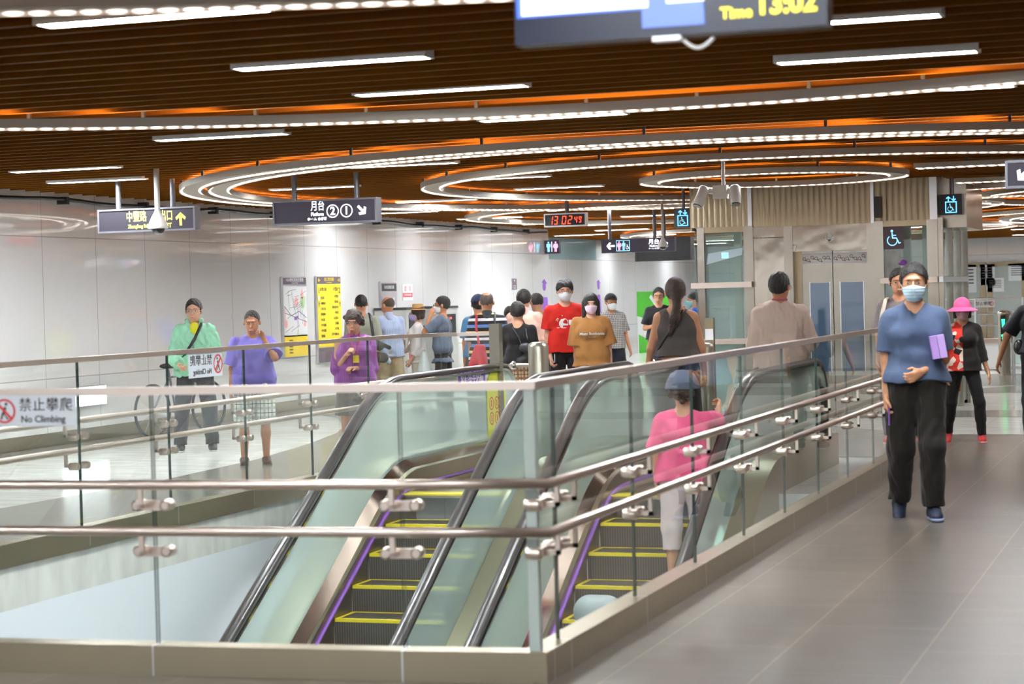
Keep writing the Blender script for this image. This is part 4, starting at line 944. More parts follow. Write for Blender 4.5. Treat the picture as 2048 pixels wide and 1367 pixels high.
# barrier rails and gate
o = thing('barrier_rail', 'waist-high steel barrier with three bars and a small sign behind the pink hat', 'barrier', (0, 37.2, 0))
xa, xb = gy(1880, 600, 37.2).x, gy(2046, 600, 37.2).x
for z in (1.33, 1.06, .86): MB().tube([(xa, 0, z), (xb, 0, z)], .018, 8).build('bar', M_['bright'], o)
for x in (xa, (xa+xb)/2-.1, xb): MB().tube([(x, 0, 0), (x, 0, 1.34)], .025, 8).build('post', M_['bright'], o)
xs = gy(1972, 604, 37.2).x; poly_face(T_((0, -.03, 0)) @ Matrix.Rotation(math.pi/2, 4, 'X'), rect(xs, 1.24, .30, .13), M_['paper'], o, 'small_sign'); text('禁止攀爬', .07, T_((xs-.04, -.034, 1.24)) @ Matrix.Rotation(math.pi/2, 4, 'X'), M_['inkdark'], o); multi_face(T_((0, -.034, 0)) @ Matrix.Rotation(math.pi/2, 4, 'X'), annulus(xs+.1, 1.24, .03, .04, 14), M_['red'], o, 'ban_symbol', .001)
p = gz(2010, 751, 0); o = thing('gate_post', 'round steel gate post with green lit arrow, behind the woman in the pink hat', 'gate', (p.x, p.y, 0))
MB().lathe([(.10, 0), (.10, 1.04), (.115, 1.05), (.115, 1.10), (.06, 1.13), (.005, 1.135)], n=20).build('post', M_['steelz'], o)
MB().box(-.045, .045, -.115, -.09, .60, 1.02).build('light_panel', M_['black'], o); Mg2 = T_((0, -.118, 0)) @ Matrix.Rotation(math.pi/2, 4, 'X')
multi_face(Mg2, [[(-.03, .98), (.03, .98), (.02, .85), (-.02, .82)]], M_['led_green'], o, 'green_light', .001); multi_face(Mg2, arrow(0, .68, .10, math.pi*.4, .3), M_['led_green'], o, 'green_arrow', .001)
MB().tube([(.15, 0, 0), (.15, 0, 1.12)], .03, 10).build('side_post', M_['bright'], o); MB().box(.17, .9, -.01, .01, .2, 1.0).build('gate_glass', M_['glass_lift'], o)
o = thing('counter_box', 'low white cabinet on the floor behind the gate post', 'cabinet', (gy(1978, 720, 38.6).x, 38.6, 0)); MB().box(-.5, .38, -.2, .2, .02, .50).build('body', M_['white'], o); MB().box(-.52, .40, -.22, .22, .50, .58).build('top', M_['steel_warm'], o)
# bicycle against the wall behind the two men
o = thing('bicycle', 'bicycle parked at the left wall behind the two standing men', 'bicycle', (-11.9, 22.3, 0)); o.rotation_euler = (0, 0, 1.35)
for x in (-.52, .52):
    w_ = MB().tube([(x+.31*math.cos(a), 0, .33+.31*math.sin(a)) for a in np.linspace(0, 2*math.pi, 28)[:-1]], .018, 6, closed=True).build('wheel', M_['black'], o)
    sp = MB()
    for k in range(12): sp.tube([(x, 0, .33), (x+.3*math.cos(k*math.pi/6), 0, .33+.3*math.sin(k*math.pi/6))], .0025, 4)
    sp.build('spokes', M_['bright'], w_)
MB().tube([(.52, 0, .33), (.40, 0, .80), (.38, 0, .92)], .016, 8).tube([(.42, 0, .72), (-.10, 0, .30), (-.52, 0, .33)], .016, 8).tube([(-.10, 0, .30), (-.22, 0, .82)], .015, 8).tube([(-.52, 0, .33), (-.2, 0, .72), (.41, 0, .76)], .012, 8).build('frame', M_['signframe'], o)
MB().tube([(.25, .28, .95), (.36, .22, .98), (.38, 0, .94), (.36, -.22, .98), (.25, -.28, .95)], .013, 8).build('handlebar', M_['bright'], o); MB().sph((-.23, 0, .86), (.13, .07, .035)).build('saddle', M_['black'], o)

# ================================================================ people
def nrm(v): v = np.asarray(v, float); return v/np.linalg.norm(v)
def smin_(a, b, k):
    if k <= 0: return np.minimum(a, b)
    h = np.maximum(k-np.abs(a-b), 0)/k; return np.minimum(a, b)-h*h*k*.25
def p_cap(a, b, ra, rb):
    a = np.asarray(a, float); b = np.asarray(b, float); ba = b-a; L2 = max(ba@ba, 1e-9)
    def f(P):
        q = P-a; t = np.clip(q@ba/L2, 0, 1); return np.linalg.norm(q-t[:, None]*ba, axis=1)-(ra+(rb-ra)*t)
    return f
def p_ell(c, r, R=None):
    c = np.asarray(c, float); r = np.asarray(r, float)
    def f(P):
        q = P-c
        if R is not None: q = q @ R
        k0 = np.linalg.norm(q/r, axis=1); k1 = np.linalg.norm(q/(r*r), axis=1); return k0*(k0-1)/np.maximum(k1, 1e-9)
    return f
def p_plane(pt, n):
    pt = np.asarray(pt, float); n = nrm(n)
    return lambda P: (P-pt)@n          # negative behind the plane
def union(prims):
    def f(P):
        d = None
        for fn, k in prims:
            e = fn(P); d = e if d is None else smin_(d, e, k)
        return d
    return f
def cut(fn, *planes):
    def f(P):
        d = fn(P)
        for p in planes: d = np.maximum(d, p(P))
        return d
    return f
def sub(fn, g, k=.0): return lambda P: np.maximum(fn(P), -g(P))
def folds(fn, amp, seed=0, fz=1.0):
    r = np.random.default_rng(seed); K = r.normal(size=(5, 3))*np.array([26, 22, 11*fz]); ph = r.uniform(0, 6.28, 5)
    def f(P):
        w = np.zeros(len(P))
        for k_, p_ in zip(K, ph): w += np.sin(P@k_+p_+2*np.sin(P@k_[::-1]*.35))
        w2 = np.zeros(len(P))
        for k_, p_ in zip(K, ph): w2 += np.sin((P*np.array([2.6, 2.6, 1.5]))@k_[[1, 0, 2]]+p_*2)
        return fn(P)+amp*(1.3*w/3+.42*w2/3)
    return f
def sdf_mesh(fn, lo, hi, h, name='m', scale=1.0):
    lo = np.asarray(lo, float); n = (np.ceil((np.asarray(hi)-lo)/h/4).astype(int))*4+1; nc = (n-1)//4
    cs = [lo[i]+(np.arange(nc[i])*4+2)*h for i in range(3)]
    G = np.stack(np.meshgrid(*cs, indexing='ij'), -1).reshape(-1, 3)
    d = fn(G).reshape(nc); act = np.abs(d) < 4*h*1.35
    A = act.repeat(4, 0).repeat(4, 1).repeat(4, 2)
    V = np.where(d > 0, 1.0, -1.0).repeat(4, 0).repeat(4, 1).repeat(4, 2)
    D = np.ones(n); D[:-1, :-1, :-1] = V; D[-1] = 1; D[:, -1] = 1; D[:, :, -1] = 1
    M = np.zeros(n, bool); M[:-1, :-1, :-1] |= A; M[1:, :-1, :-1] |= A; M[:-1, 1:, :-1] |= A; M[:-1, :-1, 1:] |= A; M[1:, 1:, :-1] |= A; M[1:, :-1, 1:] |= A; M[:-1, 1:, 1:] |= A; M[1:, 1:, 1:] |= A
    I = np.argwhere(M); D[tuple(I.T)] = fn(lo+I*h)
    S_ = D < 0
    c = np.zeros(tuple(n-1), int)
    corners = [(i, j, k) for i in (0, 1) for j in (0, 1) for k in (0, 1)]
    sl = lambda o: tuple(slice(o[a], n[a]-1+o[a]) for a in range(3))
    for o in corners: c += S_[sl(o)]
    cells = np.argwhere((c > 0) & (c < 8)); idx = -np.ones(tuple(n-1), int); idx[tuple(cells.T)] = np.arange(len(cells))
    acc = np.zeros((len(cells), 3)); cnt = np.zeros(len(cells))
    for o in corners:
        for a in range(3):
            if o[a]: continue
            o2 = list(o); o2[a] = 1
            v0 = D[tuple((cells+np.array(o)).T)]; v1 = D[tuple((cells+np.array(o2)).T)]
            m = (v0 < 0) != (v1 < 0); t = np.where(m, v0/np.where(m, v0-v1, 1), 0)
            p = np.tile(np.array(o, float), (len(cells), 1)); p[:, a] = t
            acc += p*m[:, None]; cnt += m
    v = lo+(cells+acc/np.maximum(cnt, 1)[:, None])*h
    quads = []
    for a in range(3):
        b, c2 = [(1, 2), (2, 0), (0, 1)][a]
        s0 = [slice(None)]*3; s1 = [slice(None)]*3; s0[a] = slice(0, n[a]-1); s1[a] = slice(1, n[a])
        x0 = S_[tuple(s0)]; x1 = S_[tuple(s1)]
        e = np.argwhere(x0 != x1); e = e[(e[:, b] > 0) & (e[:, c2] > 0) & (e[:, b] < n[b]-1) & (e[:, c2] < n[c2]-1)]
        if not len(e): continue
        ub = np.zeros(3, int); ub[b] = 1; uc = np.zeros(3, int); uc[c2] = 1
        q = np.stack([idx[tuple((e-ub-uc).T)], idx[tuple((e-uc).T)], idx[tuple(e.T)], idx[tuple((e-ub).T)]], 1)
        fl_ = ~x0[tuple(e.T)]; q[fl_] = q[fl_][:, ::-1]; quads.append(q)
    q = np.concatenate(quads); q = q[(q >= 0).all(1)]
    me = bpy.data.meshes.new(name); me.vertices.add(len(v)); me.vertices.foreach_set('co', (v*scale).ravel())
    me.loops.add(len(q)*4); me.loops.foreach_set('vertex_index', q.ravel().astype(np.int32))
    me.polygons.add(len(q)); me.polygons.foreach_set('loop_start', np.arange(len(q), dtype=np.int32)*4); me.polygons.foreach_set('loop_total', np.full(len(q), 4, np.int32))
    me.update(calc_edges=True); me.polygons.foreach_set('use_smooth', np.ones(len(q), bool)); return me
SK = {}
def skinmat(col):
    if col not in SK:
        SK[col] = mat('skin', col, .5, spec=.35, var=.06, vscale=9)
    return SK[col]
def cloth(name, col, pattern=None, cols=(), rough=.85, bump=.25):
    m, t, b = nodemat(name); b.inputs['Roughness'].default_value = rough; b.inputs['Specular IOR Level'].default_value = .2; b.inputs['Sheen Weight'].default_value = .15
    tc = t.nodes.new('ShaderNodeTexCoord'); sp = t.nodes.new('ShaderNodeSeparateXYZ'); t.links.new(tc.outputs['Object'], sp.inputs[0])
    n = t.nodes.new('ShaderNodeTexNoise'); n.inputs['Scale'].default_value = 14; n.inputs['Detail'].default_value = 4; t.links.new(tc.outputs['Object'], n.inputs['Vector'])
    bp = t.nodes.new('ShaderNodeBump'); bp.inputs['Strength'].default_value = bump; bp.inputs['Distance'].default_value = .03
    t.links.new(n.outputs[0], bp.inputs['Height']); t.links.new(bp.outputs[0], b.inputs['Normal'])
    def band(sock, freq, thr, ph=0):
        mu = t.nodes.new('ShaderNodeMath'); mu.operation = 'MULTIPLY_ADD'; mu.inputs[1].default_value = freq; mu.inputs[2].default_value = ph; t.links.new(sp.outputs[sock], mu.inputs[0])
        fr = t.nodes.new('ShaderNodeMath'); fr.operation = 'FRACT'; t.links.new(mu.outputs[0], fr.inputs[0])
        l = t.nodes.new('ShaderNodeMath'); l.operation = 'LESS_THAN'; l.inputs[1].default_value = thr; t.links.new(fr.outputs[0], l.inputs[0]); return l.outputs[0]
    def mix(fac, A, B):
        mx = t.nodes.new('ShaderNodeMix'); mx.data_type = 'RGBA'
        if hasattr(fac, 'links'): t.links.new(fac, mx.inputs['Factor'])
        else: mx.inputs['Factor'].default_value = fac
        for k_, v_ in (('A', A), ('B', B)):
            if hasattr(v_, 'links'): t.links.new(v_, mx.inputs[k_])
            else: mx.inputs[k_].default_value = (*v_, 1)
        return mx.outputs['Result']
    out = None
    if pattern == 'stripes':
        out = mix(band(2, 13, .42), col, cols[0]); out = mix(band(2, 13/3, .14), out, cols[1]); out = mix(band(2, 13/3, .14, -.34), out, cols[2])
    elif pattern == 'plaid':
        out = mix(band(0, 13, .28), col, cols[0]); out = mix(band(2, 11, .28), out, cols[0]); out = mix(band(0, 13, .07, .4), out, cols[1]); out = mix(band(2, 11, .07, .4), out, cols[1])
    elif pattern == 'check':
        a = band(0, 38, .5); c_ = band(2, 38, .5); x = t.nodes.new('ShaderNodeMath'); x.operation = 'MAXIMUM'; t.links.new(a, x.inputs[0]); t.links.new(c_, x.inputs[1])
        out = mix(x.outputs[0], cols[0], col)
    elif pattern == 'print':
        vo = t.nodes.new('ShaderNodeTexVoronoi'); vo.inputs['Scale'].default_value = 20; t.links.new(tc.outputs['Object'], vo.inputs['Vector'])
        s2 = t.nodes.new('ShaderNodeSeparateColor'); t.links.new(vo.outputs['Color'], s2.inputs[0])
        g1 = t.nodes.new('ShaderNodeMath'); g1.operation = 'GREATER_THAN'; g1.inputs[1].default_value = .72; t.links.new(s2.outputs[0], g1.inputs[0])
        g2 = t.nodes.new('ShaderNodeMath'); g2.operation = 'GREATER_THAN'; g2.inputs[1].default_value = .70; t.links.new(s2.outputs[1], g2.inputs[0])
        rd = mix(g2.outputs[0], mix(g1.outputs[0], cols[0], cols[1]), cols[2])
        lt = t.nodes.new('ShaderNodeMath'); lt.operation = 'LESS_THAN'; lt.inputs[1].default_value = -.005; t.links.new(sp.outputs[0], lt.inputs[0])
        out = mix(lt.outputs[0], col, rd)
    elif pattern == 'pinstripe': out = mix(band(0, 60, .3), col, cols[0])
    if out is not None: t.links.new(out, b.inputs['Base Color'])
    else: b.inputs['Base Color'].default_value = (*col, 1)
    return m
HAIR = mat('hair_black', (.014, .010, .009), .42, bump=.6, bscale=120)
HAIR_B = mat('hair_brown', (.045, .022, .014), .45, bump=.7, bscale=90)
HAIR_G = mat('hair_greying', (.085, .058, .045), .55, bump=.6, bscale=120)
EYE = mat('eye_dark', (.02, .012, .01), .2); EYEW = mat('eye_white', (.42, .38, .36), .4); LIP = mat('lip', (.45, .16, .13), .5)
def rotz(a): c, s_ = math.cos(a), math.sin(a); return np.array([[c, -s_, 0], [s_, c, 0], [0, 0, 1.]])
def rotx(a): c, s_ = math.cos(a), math.sin(a); return np.array([[1., 0, 0], [0, c, -s_], [0, s_, c]])

def person(label, pos, face=0, h=1.70, sx=1.0, fat=0.0, skin=(.60, .335, .215), hair='short', hairm=None, turn=0, nod=0,
           armL=((.18, 0, -1), (.05, .1, -1)), armR=((.18, 0, -1), (.05, .1, -1)), legL=((.05, 0, -1), (0, 0, -1)), legR=((.05, 0, -1), (0, 0, -1)),
           top=None, bottom=None, shoes=(.02, .02, .022), mask=None, glasses=None, hat=None, res=.011, curl=(.5, .5), female=False, lean=0, extra=None, name='person', toes=(.0, .0), z0=None, sole=(.6, .6, .6), handn=(None, None), palml=(None, None)):
    """local frame: -y is the front, +x the person's left"""
    x, y = pos[0], pos[1]; zf = pos[2] if len(pos) > 2 else 0
    rz = math.atan2(-x, y)+math.radians(face)
    s = h/1.72
    root = thing(name, label, 'person', (x, y, zf), rz)
    SKN = skinmat(skin); hairm = hairm or HAIR
    # --- skeleton
    hipz = .90; J = {}
    for sd, leg in ((1, legL), (-1, legR)):
        hip = np.array([sd*.085*sx, 0, hipz]); th = nrm([sd*leg[0][0], -leg[0][1], leg[0][2]])*.425; sh = nrm([sd*leg[1][0], -leg[1][1], leg[1][2]])*.405
        J['h', sd] = hip; J['k', sd] = hip+th; J['a', sd] = hip+th+sh
    low = min(J['a', 1][2]-abs(toes[0])*.05, J['a', -1][2]-abs(toes[1])*.05); dz = .075-low
    for k_ in J: J[k_] = J[k_]+np.array([0, 0, dz])
    off = np.array([0, 0, dz]); ln = np.array([0, -math.sin(lean), 0])
    def tp(p): p = np.asarray(p, float)+off; return p+ln*(p[2]-.95)*1.0
    SH = .152*sx
    for sd, arm in ((1, armL), (-1, armR)):
        a0 = tp([sd*SH, .005, 1.352]); e = a0+nrm([sd*arm[0][0], -arm[0][1], arm[0][2]])*.285; w_ = e+nrm([sd*arm[1][0], -arm[1][1], arm[1][2]])*.245
        J['s', sd] = a0; J['e', sd] = e; J['w', sd] = w_
    HP = tp([0, .01, 1.466]); HR = rotz(math.radians(turn)) @ rotx(math.radians(nod))
    def hp(p): return HP+HR @ ((np.asarray(p, float)-np.array([0, .01, 1.50]))*1.16)
    # --- body
    trap = lambda o: [(p_cap(tp([q*.030, .018, 1.425]), tp([q*.135*sx, .008, 1.360]), .038+o, .046+o), .03) for q in (1, -1)]
    B = [(p_cap(tp([-.08*sx, .01, 1.345]), tp([.08*sx, .01, 1.345]), .070, .070), 0)]+trap(0)+[ (p_cap(tp([-.080*sx, 0, 1.25]), tp([.080*sx, 0, 1.25]), .094+fat*.3, .094+fat*.3), .04),
         (p_cap(tp([-.05*sx, 0, 1.09]), tp([.05*sx, 0, 1.09]), .096+fat, .096+fat), .05), (p_cap(tp([-.075*sx, 0, .94]), tp([.075*sx, 0, .94]), .102+fat*.5, .102+fat*.5), .05),
         (p_cap(tp([0, .02, 1.38]), hp([0, .012, 1.55]), .056, .052), .04)]
    if female: B.append((p_ell(tp([-.07, -.075, 1.25]), (.06, .06, .065)), .05)); B.append((p_ell(tp([.07, -.075, 1.25]), (.06, .06, .065)), .05))
    head = [(p_ell(hp([0, .012, 1.622]), (.080, .102, .110), HR), 0), (p_ell(hp([0, -.022, 1.560]), (.060, .071, .069), HR), .038)]
    face_fn = union(head)
    nose_ = [(p_cap(hp([0, -.086, 1.605]), hp([0, -.104, 1.572]), .008, .013), .012), (p_ell(hp([0, -.086, 1.538]), (.024, .012, .011), HR), .012),
             (p_ell(hp([0, -.078, 1.628]), (.045, .014, .008), HR), .02)]
    ears = [(p_ell(hp([q*.077, .012, 1.600]), (.011, .021, .031), HR), .010) for q in (-1, 1)]
    B += [(face_fn, .03)]+nose_+ears
    for sd in (1, -1):
        a0, e, w_ = J['s', sd], J['e', sd], J['w', sd]
        B += [(p_cap(a0, e, .050+fat*.15, .038), .05), (p_cap(e, w_, .037, .025), .02)]
        d = nrm(w_-e); i = 0 if sd == 1 else 1
        l = np.array(palml[i] if palml[i] is not None else (0, -1, 0), float); l = l-d*(l@d); l = nrm(l) if np.linalg.norm(l) > .15 else nrm(np.cross(d, [1, 0, 0]))
        n_ = np.cross(d, l); tgt = np.array(handn[i] if handn[i] is not None else (-sd, 0, 0), float)
        if n_@tgt < 0: n_ = -n_
        cu = curl[i]
        for o in (-.022, -.007, .009, .024): B.append((p_cap(w_+d*.012+l*o*.7, w_+d*.082+l*o, .0155, .0135), .014))
        for o, L in ((-.029, .055), (-.010, .070), (.010, .074), (.029, .066)):
            b0 = w_+d*.085+l*o; d1 = nrm(d*math.cos(cu*.7)+n_*math.sin(cu*.7)); d2 = nrm(d*math.cos(cu*1.9)+n_*math.sin(cu*1.9))
            m1 = b0+d1*L*.55; B.append((p_cap(b0, m1, .0095, .0088), .005)); B.append((p_cap(m1, m1+d2*L*.5, .0088, .0074), .004))
        t0 = w_+d*.028+l*.024; t1 = t0+nrm(d*.7+l*.65+n_*.35)*.042; B.append((p_cap(t0, t1, .0125, .010), .010)); B.append((p_cap(t1, t1+nrm(d*.9+l*.1+n_*.4)*.030, .010, .0085), .004))
        h_, k_, a_ = J['h', sd], J['k', sd], J['a', sd]
        B += [(p_cap(h_, k_, .084+fat*.2, .054), .05), (p_cap(k_, k_+(a_-k_)*.35+np.array([0, .012, 0]), .052, .055), .02), (p_cap(k_+(a_-k_)*.3, a_, .054, .036), .02)]
        Rf = rotx(toes[0 if sd == 1 else 1]); B += [(p_cap(a_+Rf @ np.array([0, .03, -.04]), a_+Rf @ np.array([sd*.012, -.13, -.050]), .028, .020), .02)]
    lo = np.min([J[k_] for k_ in J]+[hp([0, 0, 1.6])], 0)-[.16, .20, .16]; hi = np.max([J[k_] for k_ in J]+[hp([0, 0, 1.6])], 0)+[.16, .20, .20]
    lo[0] = min(lo[0], -.30); hi[0] = max(hi[0], .30); lo[1] = min(lo[1], -.26); hi[1] = max(hi[1], .22); lo[2] = -.03
    body = link('body', sdf_mesh(union(B), lo, hi, res, 'body', s), root, SKN)
    hlo, hhi = HP+[-.22, -.24, -.30], HP+[.22, .24, .34]; hr = res*.8
    Wd = lambda v: tuple(np.asarray(v)*s)
    # --- face details
    R3 = Matrix(HR.tolist())
    if abs(((face+turn+180) % 360)-180) < 110:
        for q in (-1, 1):
            e_ = MB().sph(Wd(hp([q*.031, -.0775, 1.603])), (.0150*s, .008*s, .0052*s), 10, 0, R3).build('eye', EYEW, root)
            MB().sph(Wd(hp([q*.031, -.0850, 1.603])), (.0068*s, .003*s, .0052*s), 8, 0, R3).build('iris', EYE, e_)
            MB().tube([Wd(hp([q*(.014+.012*i), -.0935+.0045*i*i*.5, 1.622+.003*math.sin(i*1.5)])) for i in range(4)], .0024*s, 6).build('eyebrow', hairm if hair != 'bald' else HAIR, root)
        if not mask: MB().sph(Wd(hp([0, -.0935, 1.5395])), (.021*s, .006*s, .0055*s), 10, 0, R3).build('lips', LIP, root)
    if mask:
        mf = union([(face_fn, .0), (p_ell(hp([0, -.074, 1.568]), (.036, .050, .038), HR), .04), (p_ell(hp([0, -.055, 1.532]), (.042, .044, .032), HR), .03)])
        def mk(P):
            q = (P-hp([0, 0, 1.552])) @ HR; ax = np.abs(q[:, 0])
            box = np.maximum(np.maximum(ax-.082, q[:, 1]+.012), np.maximum(q[:, 2]-(.050-.25*ax), -.068+.0-q[:, 2]+.25*ax))
            return np.maximum(np.maximum(mf(P)-.007-.0015*np.sin(q[:, 2]*300), box), -(face_fn(P)+.008))
        link('face_mask', sdf_mesh(mk, hlo, hhi, hr, 'face_mask', s), root, mask)
        for q in (-1, 1): MB().tube([Wd(hp([q*.062, -.045, 1.575])), Wd(hp([q*.079, .012, 1.612])), ], .0018*s, 5).build('ear_loop', M_['paper'], root)
    if glasses:
        g = MB()
        for q in (-1, 1):
            g.tube([Wd(hp([q*.033+.024*math.cos(a), -.106+.004*abs(math.cos(a)), 1.600+.018*math.sin(a)])) for a in np.linspace(0, 2*math.pi, 15)[:-1]], .0022*s, 5, closed=True)
            g.tube([Wd(hp([q*.057, -.102, 1.603])), Wd(hp([q*.086, .015, 1.608]))], .0020*s, 5)
        g.tube([Wd(hp([-.010, -.108, 1.603])), Wd(hp([.010, -.108, 1.603]))], .002*s, 5)
        go = g.build('glasses', glasses[0], root)
        if len(glasses) > 1:
            for q in (-1, 1): MB().sph(Wd(hp([q*.033, -.105, 1.600])), (.024*s, .004*s, .018*s), 12, 0, R3).build('lens', glasses[1], go)
    # --- hair
    skull = p_ell(hp([0, .018, 1.632]), (.091, .111, .108), HR)
    facecut = p_ell(hp([0, -.120, 1.565]), (.078, .095, .100), HR); up = HR @ np.array([0, 0, 1.])
    bk = HR @ np.array([0, 1., 0])
    if hair in ('short', 'buzz', 'bowl', 'thin'):
        infl = {'short': .004, 'buzz': -.004, 'bowl': .010, 'thin': -.006}[hair]
        hz = {'short': 1.575, 'buzz': 1.59, 'bowl': 1.585, 'thin': 1.58}[hair]
        zt = {'bowl': .028, 'short': .058, 'buzz': .062, 'thin': .075}[hair]
        def fc(P):
            q = (P-hp([0, 0, 1.60])) @ HR; a = np.abs(q[:, 0])-.078; b = q[:, 2]-zt*1.13-.012*np.cos(q[:, 0]*45); c = q[:, 1]+.022-.25*np.maximum(-q[:, 2], 0)
            d = -smin_(-a, -b, .035); return np.maximum(d, c)
        fn = lambda P: np.maximum(np.maximum(skull(P)-infl-.004*np.sin(P[:, 0]*130+P[:, 2]*40)*np.sin(P[:, 1]*120), -fc(P)), p_plane(hp([0, .02, hz]), -up*1.0-bk*.55)(P))
        if hair == 'thin':
            f0 = fn; bald = p_ell(hp([0, .045, 1.715]), (.055, .065, .05), HR); fn = lambda P: np.maximum(f0(P), -bald(P))
        link('hair', sdf_mesh(fn, hlo, hhi, hr, 'hair', s), root, hairm)
    elif hair == 'bald':
        fn = lambda P: np.maximum(np.maximum(skull(P)+.008, -p_ell(hp([0, -.04, 1.69]), (.10, .125, .075), HR)(P)), np.maximum(p_plane(hp([0, .02, 1.575]), -up-bk*.55)(P), p_plane(hp([0, -.01, 1.6]), -bk)(P)))
        link('hair', sdf_mesh(fn, hlo, hhi, hr, 'hair', s), root, HAIR_G)
    elif hair in ('long', 'bob', 'pony', 'curly'):
        pr = [(lambda P: skull(P)-.006, 0)]
        if hair == 'long':
            for q in (-1, 1): pr += [(p_cap(hp([q*.070, .01, 1.62]), tp([q*.095, -.030, 1.33]), .030, .026), .03), (p_cap(hp([q*.055, .05, 1.60]), tp([q*.06, .06, 1.34]), .045, .03), .04), (p_cap(tp([q*.095, -.03, 1.36]), tp([q*.115, -.075, 1.27]), .026, .012), .03)]
        if hair == 'bob':
            for q in (-1, 1): pr += [(p_cap(hp([q*.070, .015, 1.62]), hp([q*.072, .020, 1.535]), .028, .024), .03)]
            pr += [(p_cap(hp([-.03, .07, 1.56]), hp([.03, .07, 1.56]), .045, .045), .03)]
        if hair == 'pony':
            pr += [(p_cap(hp([0, .09, 1.62]), hp([0, .10, 1.50]), .055, .034), .03), (p_cap(hp([0, .10, 1.50]), hp([.02, .115, 1.40]), .034, .050), .02), (p_cap(hp([.02, .115, 1.40]), hp([.055, .10, 1.28]), .050, .022), .02)]
        if hair == 'curly':
            r2 = np.random.default_rng(4)
            for _ in range(60):
                v = r2.normal(size=3); v /= np.linalg.norm(v)
                if v[1] < -.35 and v[2] < .55: continue
                if v[2] < -.75: continue
                pr.append((p_ell(hp(np.array([0, .02, 1.61])+v*np.array([.088, .100, .100])), (.026, .026, .026)), .01))
        fc = p_ell(hp([0, -.120, 1.555]), (.062, .10, .100 if hair != 'pony' else .11), HR)
        uf = union(pr); fn = lambda P: np.maximum(uf(P), -fc(P))
        link('hair', sdf_mesh(fn, HP+[-.24, -.26, -.42], HP+[.24, .26, .34], hr, 'hair', s), root, hairm)
    # --- hat
    if hat:
        kind, hm = hat[0], hat[1]
        if kind == 'cap':
            fn = lambda P: np.maximum(np.minimum(np.maximum(skull(P)-.013, p_plane(hp([0, 0, 1.640]), -up)(P)), p_ell(hp([0, -.115, 1.645]), (.060, .065, .010), HR)(P)), -(skull(P)+.004))
        elif kind == 'bucket':
            def fn(P):
                q = (P-hp([0, .012, 1.635])) @ HR; r = np.hypot(q[:, 0], q[:, 1]*.92)
                crown = np.maximum(skull(P)-.014, -q[:, 2]); brim = np.maximum(np.abs(q[:, 2]+.55*(r-.09))-.007, r-.182); brim = np.maximum(brim, .075-r)
                return np.maximum(np.minimum(crown, brim), -(skull(P)+.004))
        else:
            def fn(P):
                q = (P-hp([0, .012, 1.655])) @ HR; r = np.hypot(q[:, 0], q[:, 1]*.9)
                crown = np.maximum(np.maximum(np.abs(q[:, 2]-.04)-.055, r-.088+.10*np.maximum(q[:, 2], 0)), -q[:, 2]); brim = np.maximum(np.abs(q[:, 2]-.006+.10*(r-.1))-.006, r-.135)
                return np.minimum(crown, brim)
        ho = link('hat', sdf_mesh(fn, hlo, hhi+np.array([0, 0, .05]), hr*.8, 'hat', s), root, hm)
        if kind == 'straw':
            fb = lambda P: np.maximum(np.abs(((P-hp([0, .012, 1.655])) @ HR)[:, 2]-.02)-.010, np.hypot(((P-hp([0, .012, 1.655])) @ HR)[:, 0], ((P-hp([0, .012, 1.655])) @ HR)[:, 1]*.9)-.0905)
            link('hat_band', sdf_mesh(fb, hlo, hhi, hr*.7, 'hat_band', s), ho, hat[2])
        if kind == 'bucket' and len(hat) > 2: pass
    # --- clothes
    if top:
        tm = top['m']; of = top.get('loose', .018); hem = top.get('hem', .92); sl = top.get('sleeve', .75)
        T = [(p_cap(tp([-.08*sx, .01, 1.345]), tp([.08*sx, .01, 1.345]), .070+of*.7, .070+of*.7), 0)]+trap(of*.45)+[(p_cap(tp([-.082*sx, 0, 1.25]), tp([.082*sx, 0, 1.25]), .098+fat*.3+of, .098+fat*.3+of), .05),
             (p_cap(tp([-.068*sx, 0, 1.09]), tp([.068*sx, 0, 1.09]), .096+fat+of, .096+fat+of), .05), (p_cap(tp([-.082*sx, 0, .96]), tp([.082*sx, 0, .96]), .108+fat*.7+of*1.1, .108+fat*.7+of*1.1), .05),
             (p_cap(tp([-.085*sx, 0, hem-.04]), tp([.085*sx, 0, hem-.04]), .112+fat*.5+of*1.3, .112+fat*.5+of*1.3), .05)]
        if female: T.append((p_ell(tp([-.07, -.080, 1.25]), (.06+of, .06+of, .06+of)), .06)); T.append((p_ell(tp([.07, -.080, 1.25]), (.06+of, .06+of, .06+of)), .06))
        tors = union(T); pl = [p_plane(tp([0, 0, hem]), (0, 0, -1))]
        tors = cut(tors, *pl); parts_ = [tors]
        if sl > 0:
            for sd in (1, -1):
                a0, e, w_ = J['s', sd], J['e', sd], J['w', sd]; in_ = a0+np.array([-sd*.04, 0, 0])
                if sl <= 1:
                    end = a0+(e-a0)*sl; cp = cut(p_cap(in_*0+a0, a0+(e-a0)*(sl+.15), .060+of*.6, .052+of*(1.0+top.get('flare', .6))), p_plane(end, e-a0))
                else:
                    end = e+(w_-e)*(sl-1); c1 = union([(p_cap(a0, e, .060+of*.6, .046+of*.8), 0), (p_cap(e, e+(w_-e)*(sl-1+.1), .046+of*.8, .036+of*.7), .02)])
                    cp = lambda P, c1=c1, end=end, e=e, w_=w_: np.maximum(c1(P), np.where((P-e)@(w_-e) > -.02, (P-end)@nrm(w_-e), -1))
                parts_.append(cp)
        def shirt(P):
            d = parts_[0](P)
            for q in parts_[1:]: d = smin_(d, q(P), .020)
            return d
        neck = top.get('neck', 'round')
